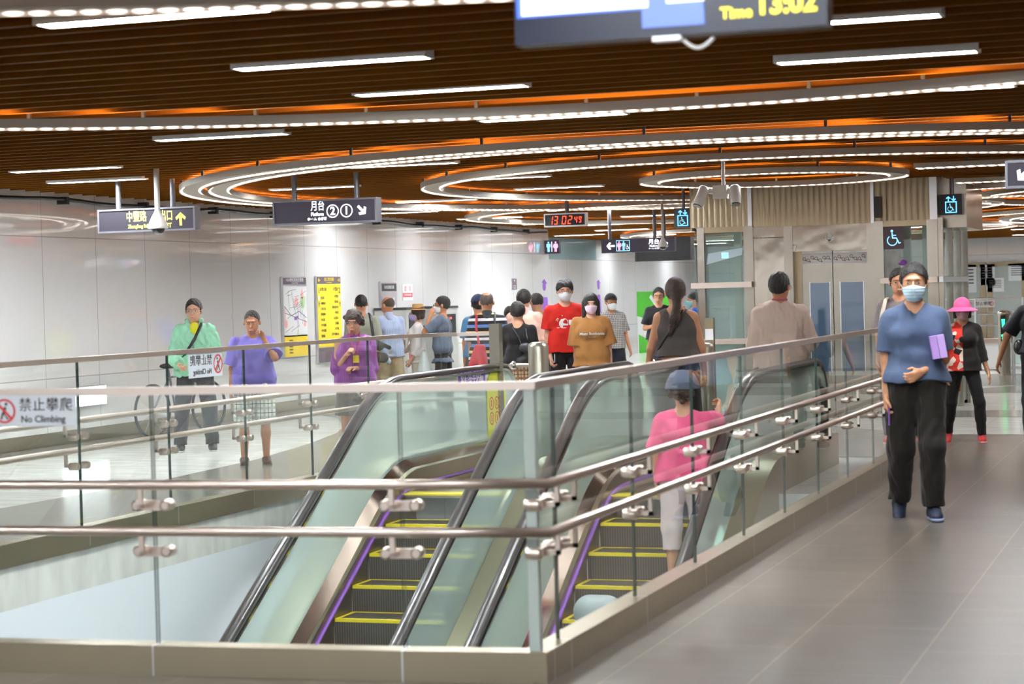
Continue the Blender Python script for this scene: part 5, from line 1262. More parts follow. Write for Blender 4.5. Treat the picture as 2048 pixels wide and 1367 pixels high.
        nc = {'round': p_cap(tp([0, .0, 1.455]), tp([0, .0, 1.62]), .068, .09), 'v': union([(p_cap(tp([0, .0, 1.47]), tp([0, 0, 1.62]), .066, .09), 0), (p_cap(tp([0, -.07, 1.44]), tp([0, -.135, 1.31]), .056, .004), .02)]),
              'open': union([(p_cap(tp([0, .0, 1.46]), tp([0, 0, 1.62]), .062, .09), 0), (p_cap(tp([0, -.07, 1.44]), tp([0, -.14, 1.28]), .045, .010), .02)])}[neck]
        fn = sub(folds(shirt, top.get('fold', .004), top.get('seed', 1)), nc)
        if sl == 0:      # sleeveless
            g0 = fn; ah = [p_cap(J['s', q]+np.array([q*.03, 0, .02]), J['s', q]+np.array([q*.10, 0, -.16]), .060, .075) for q in (1, -1)]
            fn = lambda P: np.maximum(np.maximum(g0(P), -ah[0](P)), -ah[1](P))
        so = link(top.get('name', 'shirt'), sdf_mesh(fn, lo-[.05]*3, hi+[.05]*3, res, 'shirt', s), root, tm)
        if top.get('collar'):
            cf = lambda P: np.maximum(np.maximum(p_cap(tp([0, .012, 1.40]), tp([0, .012, 1.47]), .078, .066)(P), -p_cap(tp([0, .008, 1.38]), tp([0, .0, 1.50]), .058, .060)(P)), np.maximum(p_plane(tp([0, 0, 1.475]), (0, -.35, 1))(P), -p_cap(tp([0, -.10, 1.50]), tp([0, -.12, 1.36]), .035, .004)(P)))
            link('collar', sdf_mesh(cf, tp([-.16, -.18, 1.33]), tp([.16, .16, 1.54]), res*.7, 'collar', s), so, top['collar'])
        if top.get('print'): top['print'](so, tp, s, of, fat)
    if bottom:
        bm_ = bottom['m']; L = bottom.get('len', 'long'); bo = bottom.get('loose', .014); wz = .985
        if L == 'skirt':
            hz = bottom.get('hem', .50)
            fn = cut(union([(p_cap(tp([-.07*sx, 0, .95]), tp([.07*sx, 0, .95]), .125+fat*.5, .125+fat*.5), 0), (p_cap(tp([-.075, 0, .90]), tp([-.085, 0, hz-.1]), .12, .13+bo), .03), (p_cap(tp([.075, 0, .90]), tp([.085, 0, hz-.1]), .12, .13+bo), .03), (p_cap(tp([0, 0, .90]), tp([0, 0, hz-.1]), .12, .14+bo), .03)]), p_plane(tp([0, 0, wz]), (0, 0, 1)), p_plane(tp([0, 0, hz]), (0, 0, -1)))
        else:
            frac = {'long': 1.0, 'shorts': 0, 'capri': .45}[L]; P_ = [(p_cap(tp([-.072*sx, 0, .92]), tp([.072*sx, 0, .92]), .106+fat*.5+bo*.35, .106+fat*.5+bo*.35), 0)]
            legs = []
            for sd in (1, -1):
                h_, k_, a_ = J['h', sd], J['k', sd], J['a', sd]; wl = .060+bo
                if L == 'shorts':
                    sf = bottom.get('frac', .92); e_ = h_+(k_-h_)*sf; legs.append(cut(p_cap(h_, h_+(k_-h_)*(sf+.15), .094+fat*.2+bo*.5, .080+bo*1.2), p_plane(e_, k_-h_)))
                else:
                    f_ = frac*bottom.get('frac', .97); e_ = k_+(a_-k_)*f_
                    c1 = union([(p_cap(h_, k_, .094+fat*.2+bo*.6, .064+bo), 0), (p_cap(k_, k_+(a_-k_)*min(1.05, f_+.08), .064+bo, bottom.get('ankle', .052)+bo*.8), .03), (p_cap(k_, k_+(a_-k_)*.5+np.array([0, .014, 0]), .058+bo*.5, .062+bo*.5), .02)])
                    legs.append(lambda P, c1=c1, e_=e_, a_=a_, k_=k_: np.maximum(c1(P), np.where((P-k_)@(a_-k_) > 0, (P-e_)@nrm(a_-k_), -1)))
            pel = union(P_)
            def fn(P):
                d = pel(P)
                for q in legs: d = smin_(d, q(P), .03)
                return np.maximum(d, (P-tp([0, 0, wz]))[:, 2])
        l2 = lo.copy(); l2[2] = -.02
        link(bottom.get('name', 'trousers'), sdf_mesh(folds(fn, bottom.get('fold', .004), bottom.get('seed', 2), .6), l2, np.array([hi[0], hi[1], 1.12+dz]), res, 'trousers', s), root, bm_)
    for sd in (1, -1):
        a_ = J['a', sd]; tt = toes[0 if sd == 1 else 1]
        R = rotx(tt)
        def fp(v, a_=a_, R=R): return a_+R @ np.array(v)
        up_ = R @ np.array([0, 0, 1.])
        sh = cut(union([(p_cap(fp([0, .04, -.035]), fp([0, .02, -.02]), .042, .044), 0), (p_cap(fp([0, .03, -.045]), fp([sd*.01, -.135, -.052]), .042, .038), .03), (p_cap(fp([0, .0, -.02]), fp([sd*.008, -.09, -.042]), .040, .034), .03)]), p_plane(fp([0, 0, -.064]), -up_), p_plane(fp([0, 0, .012]), up_))
        so = link('shoe', sdf_mesh(sh, a_-[.10, .22, .14], a_+[.10, .22, .14], res*.75, 'shoe', s), root, mat_shoe(shoes))
        sl_ = cut(union([(p_cap(fp([0, .035, -.062]), fp([sd*.012, -.135, -.062]), .045, .042), 0)]), p_plane(fp([0, 0, -.075]), -up_), p_plane(fp([0, 0, -.056]), up_))
        link('sole', sdf_mesh(sl_, a_-[.10, .22, .14], a_+[.10, .22, .14], res*.6, 'sole', s), so, mat_shoe(sole))
    if extra: extra(root, J, tp, hp, s)
    return root
SHO = {}
def mat_shoe(c):
    if c not in SHO: SHO[c] = mat('shoe', c, .55)
    return SHO[c]
def band_on(name, pts, w_, m, root, s, th=.003, flat=(1, .25)):
    return MB().tube([tuple(np.asarray(p)*s) for p in pts], w_*s, 8, flat=flat).build(name, m, root)
MK_BLUE = cloth('mask_blue', (.50, .66, .74), bump=.1); MK_WHITE = cloth('mask_white', (.74, .77, .80), bump=.1); MK_PINK = cloth('mask_pink', (.72, .55, .66), bump=.1); MK_LILAC = cloth('mask_lilac', (.42, .36, .60), bump=.1); MK_MAUVE = cloth('mask_mauve', (.50, .33, .36), bump=.1); MK_TEAL = cloth('mask_teal', (.25, .50, .50), bump=.1)

def at_px(px, py, D): p = gd(px, py, D); return (p.x, p.y)
def held(root, name, label, cat):
    o = thing(name, label, cat, root.location, root.rotation_euler.z); return o
def blob(name, prims, m, parent, s, h=.008, k=.02, lo=None, hi=None):
    P = union([(p, k) for p in prims]); lo = lo if lo is not None else (-.6, -.7, -.1); hi = hi if hi is not None else (.6, .6, 1.8)
    return link(name, sdf_mesh(P, lo, hi, h, name, s), parent, m)
def chest_print(kind, m):
    def f(so, tp, s, of, fat):
        from mathutils.bvhtree import BVHTree
        bvh = BVHTree.FromPolygons([v.co for v in so.data.vertices], [tuple(p.vertices) for p in so.data.polygons])
        def wrap(o_):
            ys_ = [v.co.y for v in o_.data.vertices]; mid = (min(ys_)+max(ys_))/2
            for v in o_.data.vertices:
                hit = bvh.ray_cast(Vector((v.co.x, -1, v.co.z)), Vector((0, 1, 0)))[0]
                if hit: v.co.y = hit.y-(.004 if v.co.y < mid else -.004)
        c = tp([0, 0, 1.22]); yf = -(.098+fat*.3+of)-.010
        M = Matrix.Translation((0, yf*s, c[2]*s)) @ Matrix.Rotation(math.pi/2, 4, 'X')
        if kind == 'van':
            P = [[(-.085, -.03), (.02, -.03), (.02, .03), (-.01, .055), (-.06, .045), (-.085, .01)], [(.03, -.025), (.105, -.025), (.105, .0), (.075, .035), (.03, .035)], disc(-.055, -.04, .018, 10), disc(.07, -.035, .018, 10), seg(-.11, -.055, .0, -.058, .004), seg(-.12, .03, -.10, .06, .003), seg(-.105, .02, -.09, .055, .003), seg(.08, .055, .095, .02, .003), seg(.11, .05, .12, .02, .003), disc(-.045, .085, .006, 6)]
            wrap(multi_face(M, P, m, so, 'printed_motif', .006))
        else:
            wrap(text('Mom Bonbonie', .046, M @ T_((0, .0, 0)), m, so, bold=.0012, sx=1.0, depth=.012))
            wrap(text('BOULANGERIE', .012, M @ T_((0, -.04, 0)), m, so, depth=.012))
    return f
WH = (.74, .72, .70)
# 1 nearest walking man
KEEP = {}
p = gz(1838, 1036)
man = person('man in slate blue v-neck t-shirt and pale blue mask walking towards the camera', (p.x, p.y), 4, h=1.75, sx=1.0, skin=(.56, .27, .145), turn=-6,
    armL=((.13, -.10, -1), (-.62, .62, -.30)), armR=((.15, -.05, -1), (.03, .20, -1)), legL=((.02, .24, -1), (.0, .0, -1)), legR=((.06, .02, -1), (.02, -.42, -1)), toes=(0, .55),
    top=dict(m=cloth('slate_tshirt', (.070, .098, .170)), neck='v', sleeve=.80, hem=.93, loose=.020, fold=.007, seed=4), bottom=dict(m=cloth('black_cargo', (.016, .013, .010)), loose=.024, fold=.008), shoes=(.010, .016, .045), sole=(.35, .42, .65),
    mask=MK_BLUE, res=.0065, curl=(1.0, .9), extra=lambda r, J, tp, hp, s: KEEP.update(w=J['w', -1]*s, e=J['e', -1]*s), palml=((0, 0, 1), None), handn=((-.3, .8, -.2), None))
o = held(man, 'purple_box', 'lilac box held under the arm of the man in the slate t-shirt', 'box')
MB().box(-.02, .025, -.10, .03, 0, .155, 0, T_((.125, -.11, 1.10)) @ Matrix.Rotation(-.15, 4, 'Y')).build('box', mat('lilac', (.50, .30, .72), .5), o)
MB().box(.028, .075, -.10, .03, 0, .155, 0, T_((.125, -.11, 1.10)) @ Matrix.Rotation(-.15, 4, 'Y')).build('box_half', mat('lilac_light', (.58, .38, .80), .5), o)
d_ = (KEEP['w']-KEEP['e'])/np.linalg.norm(KEEP['w']-KEEP['e']); c_ = KEEP['w']+d_*.125
o = held(man, 'purple_phone', 'purple phone in the lowered hand of the man in the slate t-shirt', 'phone')
MB().box(c_[0]+.012, c_[0]+.022, c_[1]-.035, c_[1]+.035, c_[2]-.075, c_[2]+.06).build('phone', mat('phone_purple', (.20, .07, .35), .3), o)
p = gd(1903, 738, 20.75); o = thing('orange_bag', 'orange bag at the hip of the woman in the pink hat', 'bag', (p.x, p.y, p.z))
MB().prism([(-.10, 0), (.10, 0), (.085, -.22), (-.085, -.22)], 1, -.04, .04).build('bag', cloth('orange_cloth', (.75, .16, .02)), o); MB().tube([(-.06, 0, 0), (-.03, 0, .12), (.03, 0, .12), (.06, 0, 0)], .006, 6).build('handle', cloth('orange_handle', (.75, .16, .02)), o)
# 2 woman in pink hat
SUNG = (M_['black'], mat('sunglass', (.01, .01, .012), .05, coat=1))
p = gz(1930, 884)
person('woman in pink bucket hat, sunglasses and red patterned shirt, walking', (p.x, p.y), 2, h=1.46, skin=(.50, .26, .15), female=True, hair='bob', hat=('bucket', cloth('pink_hat', (.80, .12, .30))), mask=MK_MAUVE, glasses=SUNG,
    armL=((.22, .0, -1), (.30, .10, -1)), armR=((.12, -.1, -1), (0, .1, -1)), legL=((.22, .08, -1), (.06, -.1, -1)), legR=((.16, -.1, -1), (.10, -.45, -1)), toes=(0, .4),
    top=dict(m=cloth('patterned_shirt', (.018, .014, .014), 'print', [(.60, .035, .02), (.02, .015, .015), (.70, .55, .45)]), neck='open', sleeve=1.45, hem=.86, loose=.018, name='shirt'),
    bottom=dict(m=cloth('black_leggings', (.012, .010, .010)), loose=.002, ankle=.048), shoes=(.55, .03, .03), res=.008, sole=(.7, .4, .35))
# 3 man with glasses behind the near man
p = at_px(1797, 532, 20.6)
g3 = person('man in grey t-shirt with cream shoulder strap, half hidden behind the slate t-shirt man', p, -6, h=1.77, skin=(.58, .28, .16), glasses=(mat('gold_wire', (.5, .35, .2), .3, 1),), turn=8,
    top=dict(m=cloth('grey_tshirt', (.20, .165, .16)), sleeve=.75), bottom=dict(m=cloth('dark_trousers', (.03, .025, .022))), shoes=(.6, .2, .2), legL=((.05, .15, -1), (0, 0, -1)), legR=((.10, .0, -1), (0, -.2, -1)), res=.008,
    extra=lambda r, J, tp, hp, s: MB().tube([tuple(np.array(v)*s) for v in [tp([-.115, .02, 1.44]), tp([-.125, -.075, 1.42]), tp([-.15, -.135, 1.30]), tp([-.19, -.14, 1.1])]], .020*s, 8, flat=(1, .3)).build('strap', cloth('cream', (.62, .52, .42)), r))
t = thing('purple_sticker', 'purple blossom shaped sticker on the elevator glass above the grey t-shirt man', 'sticker', gy(1806, 527, Y0-.02))
MB().sph((0, 0, 0), (.06, .008, .022)).sph((.005, 0, .02), (.035, .008, .03)).build('blossom', mat('violet', (.30, .06, .50), .5), t)
# 4 beige man from behind
p = at_px(1558, 544, 18.6)
person('man in loose beige long-sleeved shirt with pink lanyard, seen from behind', p, 180, h=1.745, sx=1.16, skin=(.56, .25, .13), hair='short', turn=-22, glasses=(M_['black'],),
    armL=((.20, .1, -1), (-.1, .5, -1)), armR=((.32, .2, -1), (-.2, .7, -.7)),
    top=dict(m=cloth('beige_shirt', (.70, .53, .44)), sleeve=1.15, hem=.86, loose=.036, fold=.010, seed=9), bottom=dict(m=cloth('sand_trousers', (.30, .25, .20))), res=.008,
    extra=lambda r, J, tp, hp, s: MB().tube([tuple(np.array(v)*s) for v in [tp([.062, -.02, 1.475]), tp([.055, .055, 1.478]), tp([0, .082, 1.476]), tp([-.055, .055, 1.478]), tp([-.062, -.02, 1.475])]], .011*s, 6).build('lanyard', cloth('lanyard_pink', (.55, .12, .16)), r))
# 5 tank top woman
p = at_px(1350, 553, 18.7)
tw = person('woman with long brown ponytail in grey sleeveless top, seen from behind', p, 180, h=1.72, sx=1.02, skin=(.60, .29, .16), hair='pony', hairm=HAIR_B, female=False, turn=5,
    armL=((.30, .10, -1), (.16, .35, -1)), armR=((.26, .1, -1), (.10, .30, -1)), top=dict(m=cloth('grey_sleeveless', (.105, .088, .080)), sleeve=0, hem=1.0, loose=.016, fold=.007), bottom=dict(m=cloth('black_skirt', (.015, .012, .010)), len='skirt', hem=.45), res=.008, curl=(.7, .7),
    extra=lambda r, J, tp, hp, s: MB().tube([tuple(np.array(v)*s) for v in [tp([-.075, .0, 1.45]), tp([-.05, .095, 1.40]), tp([.04, .135, 1.27]), tp([.13, .11, 1.13]), tp([.17, .03, 1.06])]], .010*s, 6).build('strap', M_['black'], r))
# 6 woman in pink on the escalator
step_z = nose(14.07+.3464)
pw = person('woman in pink top, slate hat and white capri trousers riding the right escalator', (-3.66, 14.56, step_z), 180, h=1.53, sx=1.12, fat=.015, skin=(.62, .33, .21), hair='curly', hairm=HAIR_B, female=False, nod=0, turn=-10,
    armL=((.22, .05, -1), (.0, .3, -1)), armR=((.34, .85, -.12), (.10, .85, .42)), curl=(.5, 1.1), top=dict(m=cloth('pink_top', (.72, .10, .22)), sleeve=.85, hem=.86, loose=.028, fold=.008, flare=1.0), bottom=dict(m=cloth('white_capri', (.66, .55, .54)), len='capri', loose=.02), res=.007,
    legL=((.05, .02, -1), (.0, -.02, -1)), legR=((.06, .05, -1), (0, -.05, -1)))
o_ = pw
def crown(root, hpz, s):
    pass
hx = MB()
hm = cloth('slate_hat', (.085, .095, .135))
c = Vector((0, .012, 1.655)); s_ = 1.53/1.72
ho = MB().lathe([(.125, -.035), (.128, -.02), (.112, .03), (.085, .075), (.045, .098), (.004, .103)], (0, .02*s_, 1.665*s_), 24).build('hat', hm, pw)
# 7 rounded bag low on the escalator
q = gx(1196, 1189, -4.12); k_ = math.floor((q.y-14.07)/.3464); sz_ = nose(14.07+.3464*k_)
t = thing('grey_suitcase', 'pale grey rounded suitcase top on the right escalator, just above the steel base', 'suitcase', (-4.12, q.y, sz_))
hh = q.z-sz_
blob('shell', [p_cap((-.09, 0, .10), (.09, 0, .10), .09, .09), p_cap((-.06, 0, hh-.12), (.06, 0, hh-.12), .12, .12)], mat('suitcase_shell', (.30, .36, .36), .4), t, 1, .012, k=.1, lo=(-.4, -.3, -.02), hi=(.4, .3, hh+.1))
# 8 young man in mint jacket
p = gz(396, 902)
YT = cloth('yellow_inner', (.62, .58, .03))
def strap_front(m, pts, w_=.016):
    return lambda r, J, tp, hp, s: MB().tube([tuple(np.array(tp(v))*s) for v in pts], w_*s, 8, flat=(1, .35)).build('strap', m, r)
def ex8(r, J, tp, hp, s):
    strap_front(M_['black'], [(.08, .02, 1.455), (.075, -.085, 1.43), (.0, -.150, 1.27), (-.10, -.150, 1.12), (-.165, -.08, 1.02)])(r, J, tp, hp, s)
    blob('undershirt', [p_ell(tp([0, -.060, 1.375]), (.060, .052, .085))], YT, r, s, .007, lo=(-.2, -.2, 1.2), hi=(.2, .1, 1.6))
    MB().tube([tuple(np.array(v)*s) for v in [tp([.075, -.04, 1.475]), tp([.085, .04, 1.48]), tp([.04, .10, 1.47]), tp([-.04, .10, 1.47]), tp([-.085, .04, 1.48]), tp([-.075, -.04, 1.475])]], .024*s, 8).build('hood', MINT, r)
MINT = cloth('mint_jacket', (.30, .62, .42), bump=.5)
g8 = person('young man in mint green hooded jacket and glasses by the left wall', (p.x, p.y), 0, h=1.655, sx=1.08, skin=(.66, .37, .25), glasses=(mat('wire', (.4, .35, .3), .3, 1),), turn=-10,
    armL=((.28, .05, -1), (-.55, .70, -.05)), armR=((.30, .05, -1), (-.25, .75, -.35)), legL=((.12, .0, -1), (.06, 0, -1)), legR=((.16, .05, -1), (.08, -.05, -1)),
    top=dict(m=MINT, neck='open', sleeve=1.92, hem=.86, loose=.034, fold=.010, seed=3, name='jacket'), bottom=dict(m=cloth('charcoal_trousers', (.035, .033, .036)), loose=.02, fold=.008), shoes=(.03, .028, .03), sole=(.55, .55, .5), res=.008, extra=ex8, curl=(1.0, 1.0))
o = held(g8, 'crossbody_bag', 'black crossbody bag at the hip of the mint jacket man', 'bag'); blob('bag', [p_cap((-.19, -.02, .90), (-.19, -.02, 1.0), .05, .05), p_cap((-.19, .05, .90), (-.19, .05, 1.0), .045, .045)], M_['black'], o, .96, .009, lo=(-.35, -.2, .7), hi=(0, .2, 1.2))
o = held(g8, 'phone', 'dark phone held in front of the mint jacket man', 'phone'); MB().box(-.20, -.13, -.30, -.285, 1.06, 1.10).build('phone', M_['black'], o)
# 9 man in purple
p = gz(513, 928)
PLW = cloth('plaid_shorts', (.60, .62, .52), 'plaid', [(.38, .40, .36), (.05, .06, .08)])
person('man in purple t-shirt and plaid shorts holding a hand to his mouth', (p.x, p.y), 3, h=1.52, sx=1.20, fat=.022, skin=(.42, .20, .11), hair='buzz', hairm=HAIR, turn=-12, nod=8,
    armL=((.14, .72, -.52), (-.50, -.10, .92)), armR=((.20, -.02, -1), (.08, .05, -1)), legL=((.03, 0, -1), (0, 0, -1)), legR=((.05, 0, -1), (.02, 0, -1)),
    top=dict(m=cloth('purple_tshirt', (.19, .16, .50)), sleeve=.85, hem=.80, loose=.026, fold=.009, flare=1.0), bottom=dict(m=PLW, len='shorts', loose=.034, frac=.98, name='shorts'), shoes=(.07, .03, .015), sole=(.03, .02, .015), res=.0075, curl=(1.4, .6), palml=((.5, -.6, .3), None))
# 10 curly woman
p = at_px(707, 620, 19.7)
def ex10(r, J, tp, hp, s):
    MB().tube([tuple(np.array(v)*s) for v in [tp([.06, -.05, 1.46]), tp([.045, -.125, 1.36]), tp([.01, -.150, 1.22]), tp([-.045, -.125, 1.36]), tp([-.06, -.05, 1.46])]], .006*s, 6).build('lanyard', M_['red'], r)
    MB().box(-.03, .03, -.172, -.166, 1.0+.0, 1.07).build('badge', M_['yellow'], r)
g10 = person('woman with short curly hair, glasses and purple blouse holding a phone behind the curved railing', p, 4, h=1.50, sx=1.08, fat=.015, skin=(.64, .33, .20), hair='curly', hairm=HAIR_B, glasses=(mat('wire_glasses', (.5, .4, .35), .3, 1),), turn=-14, nod=6,
    armL=((.10, .0, -1), (-.75, .55, .05)), armR=((.14, .05, -1), (-.35, .55, .55)), top=dict(m=cloth('purple_blouse', (.34, .11, .40), 'pinstripe', [(.26, .08, .32)]), neck='open', sleeve=1.3, hem=.84, loose=.028, fold=.008, collar=cloth('collar_purple', (.26, .07, .32))),
    bottom=dict(m=cloth('taupe_shorts', (.17, .14, .11)), len='shorts', loose=.04, frac=.80, name='shorts'), res=.008, extra=ex10, curl=(1.2, 1.2))
# 11..14 queue on the left
p = at_px(722, 591, 27.5)
g11 = person('man in grey-green t-shirt seen from behind, next to the bald man', p, 176, h=1.665, sx=1.05, skin=(.55, .26, .15), hair='buzz', turn=12, armL=((.15, .1, -1), (.0, .5, -1)), armR=((.22, .1, -1), (.05, .35, -1)),
    top=dict(m=cloth('sage_tshirt', (.33, .34, .27)), sleeve=1.05, hem=.86, loose=.028, fold=.008), bottom=dict(m=cloth('dark_trousers2', (.03, .03, .03))), res=.011,
    extra=strap_front(M_['black'], [(-.10, -.03, 1.46), (-.125, .07, 1.43), (-.15, .125, 1.25), (-.17, .12, 1.05)], .02))
o = held(g11, 'shoulder_bag', 'dark grey shoulder bag hanging behind the man in the grey-green t-shirt', 'bag'); blob('bag', [p_cap((-.17, .16, .86), (-.30, .16, .84), .07, .07), p_cap((-.17, .16, 1.02), (-.25, .16, 1.0), .06, .06), p_cap((-.18, .14, 1.08), (-.38, .15, .98), .03, .03)], cloth('dark_bag', (.05, .05, .045)), o, .97, .011, lo=(-.6, -.1, .6), hi=(0, .35, 1.3))
p = at_px(775, 594, 28.2)
g12 = person('bald man in light blue striped shirt and khaki shorts', p, -158, h=1.635, sx=1.08, fat=.015, skin=(.58, .27, .15), hair='bald', turn=22, armL=((.1, .1, -1), (.0, .6, -1)), armR=((.12, .05, -1), (.0, .4, -1)), legL=((.08, .1, -1), (0, 0, -1)), legR=((.05, -.05, -1), (0, -.1, -1)),
    top=dict(m=cloth('striped_blue_shirt', (.33, .40, .58), 'pinstripe', [(.50, .56, .70)]), sleeve=.85, hem=.84, loose=.026, fold=.008, collar=cloth('collar_blue', (.40, .46, .62))), bottom=dict(m=cloth('khaki_shorts', (.42, .33, .20)), len='shorts', loose=.035, frac=.98, name='shorts'), res=.011)
o = held(g12, 'folded_jacket', 'pale blue jacket carried at the side of the bald man', 'jacket'); blob('jacket', [p_cap((.18, .0, .98), (.10, .05, .74), .05, .045), p_cap((.14, .02, .95), (.05, .10, .78), .05, .04)], cloth('pale_jacket', (.52, .60, .72)), o, .95, .011, lo=(-.2, -.3, .5), hi=(.4, .3, 1.2))
p = at_px(834, 612, 28.8)
g13 = person('woman in straw hat, lilac mask and white blouse facing left', p, -92, h=1.50, female=True, skin=(.62, .33, .22), hair='bob', hairm=HAIR_B, mask=MK_LILAC, hat=('straw', cloth('straw', (.62, .36, .13)), cloth('hat_band', (.16, .06, .03))), glasses=SUNG,
    armL=((.08, .0, -1), (.0, .55, -1)), armR=((.08, .25, -1), (.0, .7, -.5)), top=dict(m=cloth('white_blouse', (.74, .70, .68)), sleeve=1.7, hem=.78, loose=.026, fold=.008, neck='round'), bottom=dict(m=cloth('cream_trousers', (.60, .56, .46)), loose=.035), res=.011,
    extra=lambda r, J, tp, hp, s: MB().tube([tuple(np.array(tp(v))*s) for v in [(.075, .02, 1.45), (.095, -.06, 1.40), (.10, -.13, 1.25), (.08, -.17, 1.05)]], .022*s, 8, flat=(1, .4)).build('scarf', cloth('beige_scarf', (.52, .42, .30)), r))
o = held(g13, 'brown_handbag', 'tan brown handbag in front of the woman with the straw hat', 'bag'); MB().box(-.02, .12, -.42, -.18, .86, 1.02).build('bag', cloth('tan_bag', (.28, .15, .05)), o); MB().tube([(.05, -.38, 1.02), (.05, -.30, 1.16), (.05, -.22, 1.02)], .008, 6).build('handle', M_['black'], o)
p = at_px(883, 595, 28.5)
g14 = person('man in slate t-shirt and glasses facing left with a hand behind his neck', p, -104, h=1.615, sx=1.05, skin=(.55, .25, .13), hair='short', mask=MK_WHITE, glasses=(M_['black'],), turn=8, nod=0,
    armL=((.30, .75, -.55), (-.1, -.35, .95)), armR=((.10, .1, -1), (.0, .35, -1)), legL=((.05, .05, -1), (0, 0, -1)), legR=((.05, -.1, -1), (0, 0, -1)),
    top=dict(m=cloth('slate_tshirt2', (.12, .145, .20)), sleeve=.85, hem=.74, loose=.030, fold=.009), bottom=dict(m=cloth('charcoal2', (.035, .030, .028))), res=.010, palml=((0, .8, .3), None))
o = held(g14, 'plastic_bag', 'translucent white bag hanging in front of the slate t-shirt man in the queue', 'bag'); blob('bag', [p_cap((.10, -.26, .88), (.10, -.26, .62), .05, .11)], glassmat('thin_plastic', (.85, .9, .9), haze=.55), o, .95, .012, lo=(-.2, -.5, .4), hi=(.3, 0, 1.1))
# 15..19 middle group
p = at_px(956, 594, 26.2)
person('man in blue t-shirt and navy cap, left of the striped shirt', p, 172, h=1.615, sx=1.0, skin=(.55, .26, .15), hair='short', hat=('cap', cloth('navy_cap', (.03, .04, .09))), turn=15, armL=((.16, 0, -1), (.05, .1, -1)), armR=((.1, 0, -1), (.05, .1, -1)),
    top=dict(m=cloth('blue_tshirt', (.08, .21, .36)), sleeve=.8, hem=.88, loose=.024), bottom=dict(m=cloth('grey_trousers', (.10, .09, .085))), res=.011)
p = at_px(973, 585, 24.6)
g16 = person('balding man in striped polo shirt seen from behind', p, 178, h=1.65, sx=1.08, fat=.015, skin=(.50, .23, .13), hair='thin', hairm=HAIR_G, armL=((.16, .02, -1), (.05, .1, -1)), armR=((.18, 0, -1), (.05, .1, -1)),
    top=dict(m=cloth('striped_polo', (.022, .020, .022), 'stripes', [(.62, .60, .60), (.70, .45, .18), (.10, .20, .50)]), sleeve=.9, hem=.86, loose=.030, collar=cloth('polo_collar', (.05, .055, .06))), bottom=dict(m=cloth('olive_trousers', (.06, .055, .035))), res=.010,
    extra=strap_front(M_['black'], [(-.09, -.02, 1.46), (-.10, .085, 1.42), (-.09, .150, 1.25)], .014))
o = held(g16, 'red_tote_bag', 'dark red tote bag hanging on the back of the striped shirt man', 'bag')
blob('bag', [p_cap((.13, .17, 1.04), (.19, .17, .80), .035, .060), p_cap((.06, .17, 1.04), (.05, .17, .80), .035, .060)], cloth('red_cloth', (.42, .05, .06)), o, .96, .010, k=.06, lo=(-.2, .0, .5), hi=(.5, .4, 1.3)); MB().tube([(.12, .10, 1.38), (.13, .17, 1.25), (.10, .18, 1.04)], .014, 6).build('strap', cloth('red_strap', (.42, .04, .06)), o)
p = at_px(1035, 605, 23.6)
g17 = person('short-haired woman in black top with beige plaid trousers, seen from behind', p, 174, h=1.52, sx=1.06, skin=(.60, .31, .19), hair='bowl', armL=((.16, .05, -1), (.0, .4, -1)), armR=((.2, .1, -1), (.0, .5, -.8)),
    top=dict(m=cloth('black_top', (.016, .014, .014)), sleeve=1.2, hem=.92, loose=.026, fold=.008), bottom=dict(m=cloth('beige_plaid', (.62, .46, .28), 'plaid', [(.30, .17, .10), (.06, .03, .02)]), loose=.03), res=.010)
o = held(g17, 'black_backpack', 'small black leather backpack slung low on the back of the woman in black', 'bag')
blob('bag', [p_cap((-.10, .19, .98), (-.04, .19, .94), .05, .06), p_cap((-.14, .18, 1.08), (-.06, .18, 1.10), .045, .04)], mat('black_leather', (.02, .02, .022), .3), o, .90, .009, k=.04, lo=(-.4, .0, .7), hi=(.2, .4, 1.4))
MB().sph((-.10, .235, 1.01), (.07, .03, .05)).build('flap', mat('leather_flap', (.035, .035, .04), .3), o); MB().tube([(.06, .10, 1.24), (-.02, .16, 1.12), (-.06, .19, 1.0)], .007, 6).tube([(-.10, .10, 1.22), (-.12, .16, 1.10)], .007, 6).build('strap', M_['black'], o)
p = at_px(1047, 583, 25.6)
person('man in pale pink shirt with a dark diagonal strap, seen from behind', p, 168, h=1.67, sx=1.10, skin=(.62, .33, .22), hair='short', nod=8, armL=((.18, .1, -1), (0, .6, -.8)), armR=((.25, .1, -1), (-.2, .7, -.5)),
    top=dict(m=cloth('pink_shirt', (.70, .42, .33)), sleeve=1.2, hem=.86, loose=.030, fold=.008, collar=cloth('pink_collar', (.66, .36, .30))), bottom=dict(m=cloth('black_trousers3', (.02, .018, .02))), res=.010,
    extra=strap_front(cloth('brown_strap', (.08, .035, .02)), [(.06, -.02, 1.465), (.05, .085, 1.43), (-.05, .150, 1.25), (-.13, .145, 1.05)], .009))
p = at_px(1077, 594, 27.0)
person('man in dark navy t-shirt bending his head, left of the red t-shirt', p, 215, h=1.63, sx=1.1, skin=(.55, .27, .16), hair='short', nod=28, armL=((.2, .3, -1), (-.3, .9, -.2)), armR=((.2, .3, -1), (-.3, .9, -.2)), top=dict(m=cloth('navy_tshirt', (.022, .022, .04)), sleeve=.9, hem=.86, loose=.028), bottom=dict(m=cloth('dark4', (.02, .02, .025))), res=.011)
p = at_px(1019, 612, 28.2)
person('person in lime yellow top mostly hidden behind the woman in black', p, 178, h=1.45, sx=1.1, skin=(.60, .33, .21), hair='short', top=dict(m=cloth('lime_top', (.60, .75, .08)), sleeve=.9, loose=.03), bottom=dict(m=cloth('dark5', (.05, .05, .06))), res=.014)
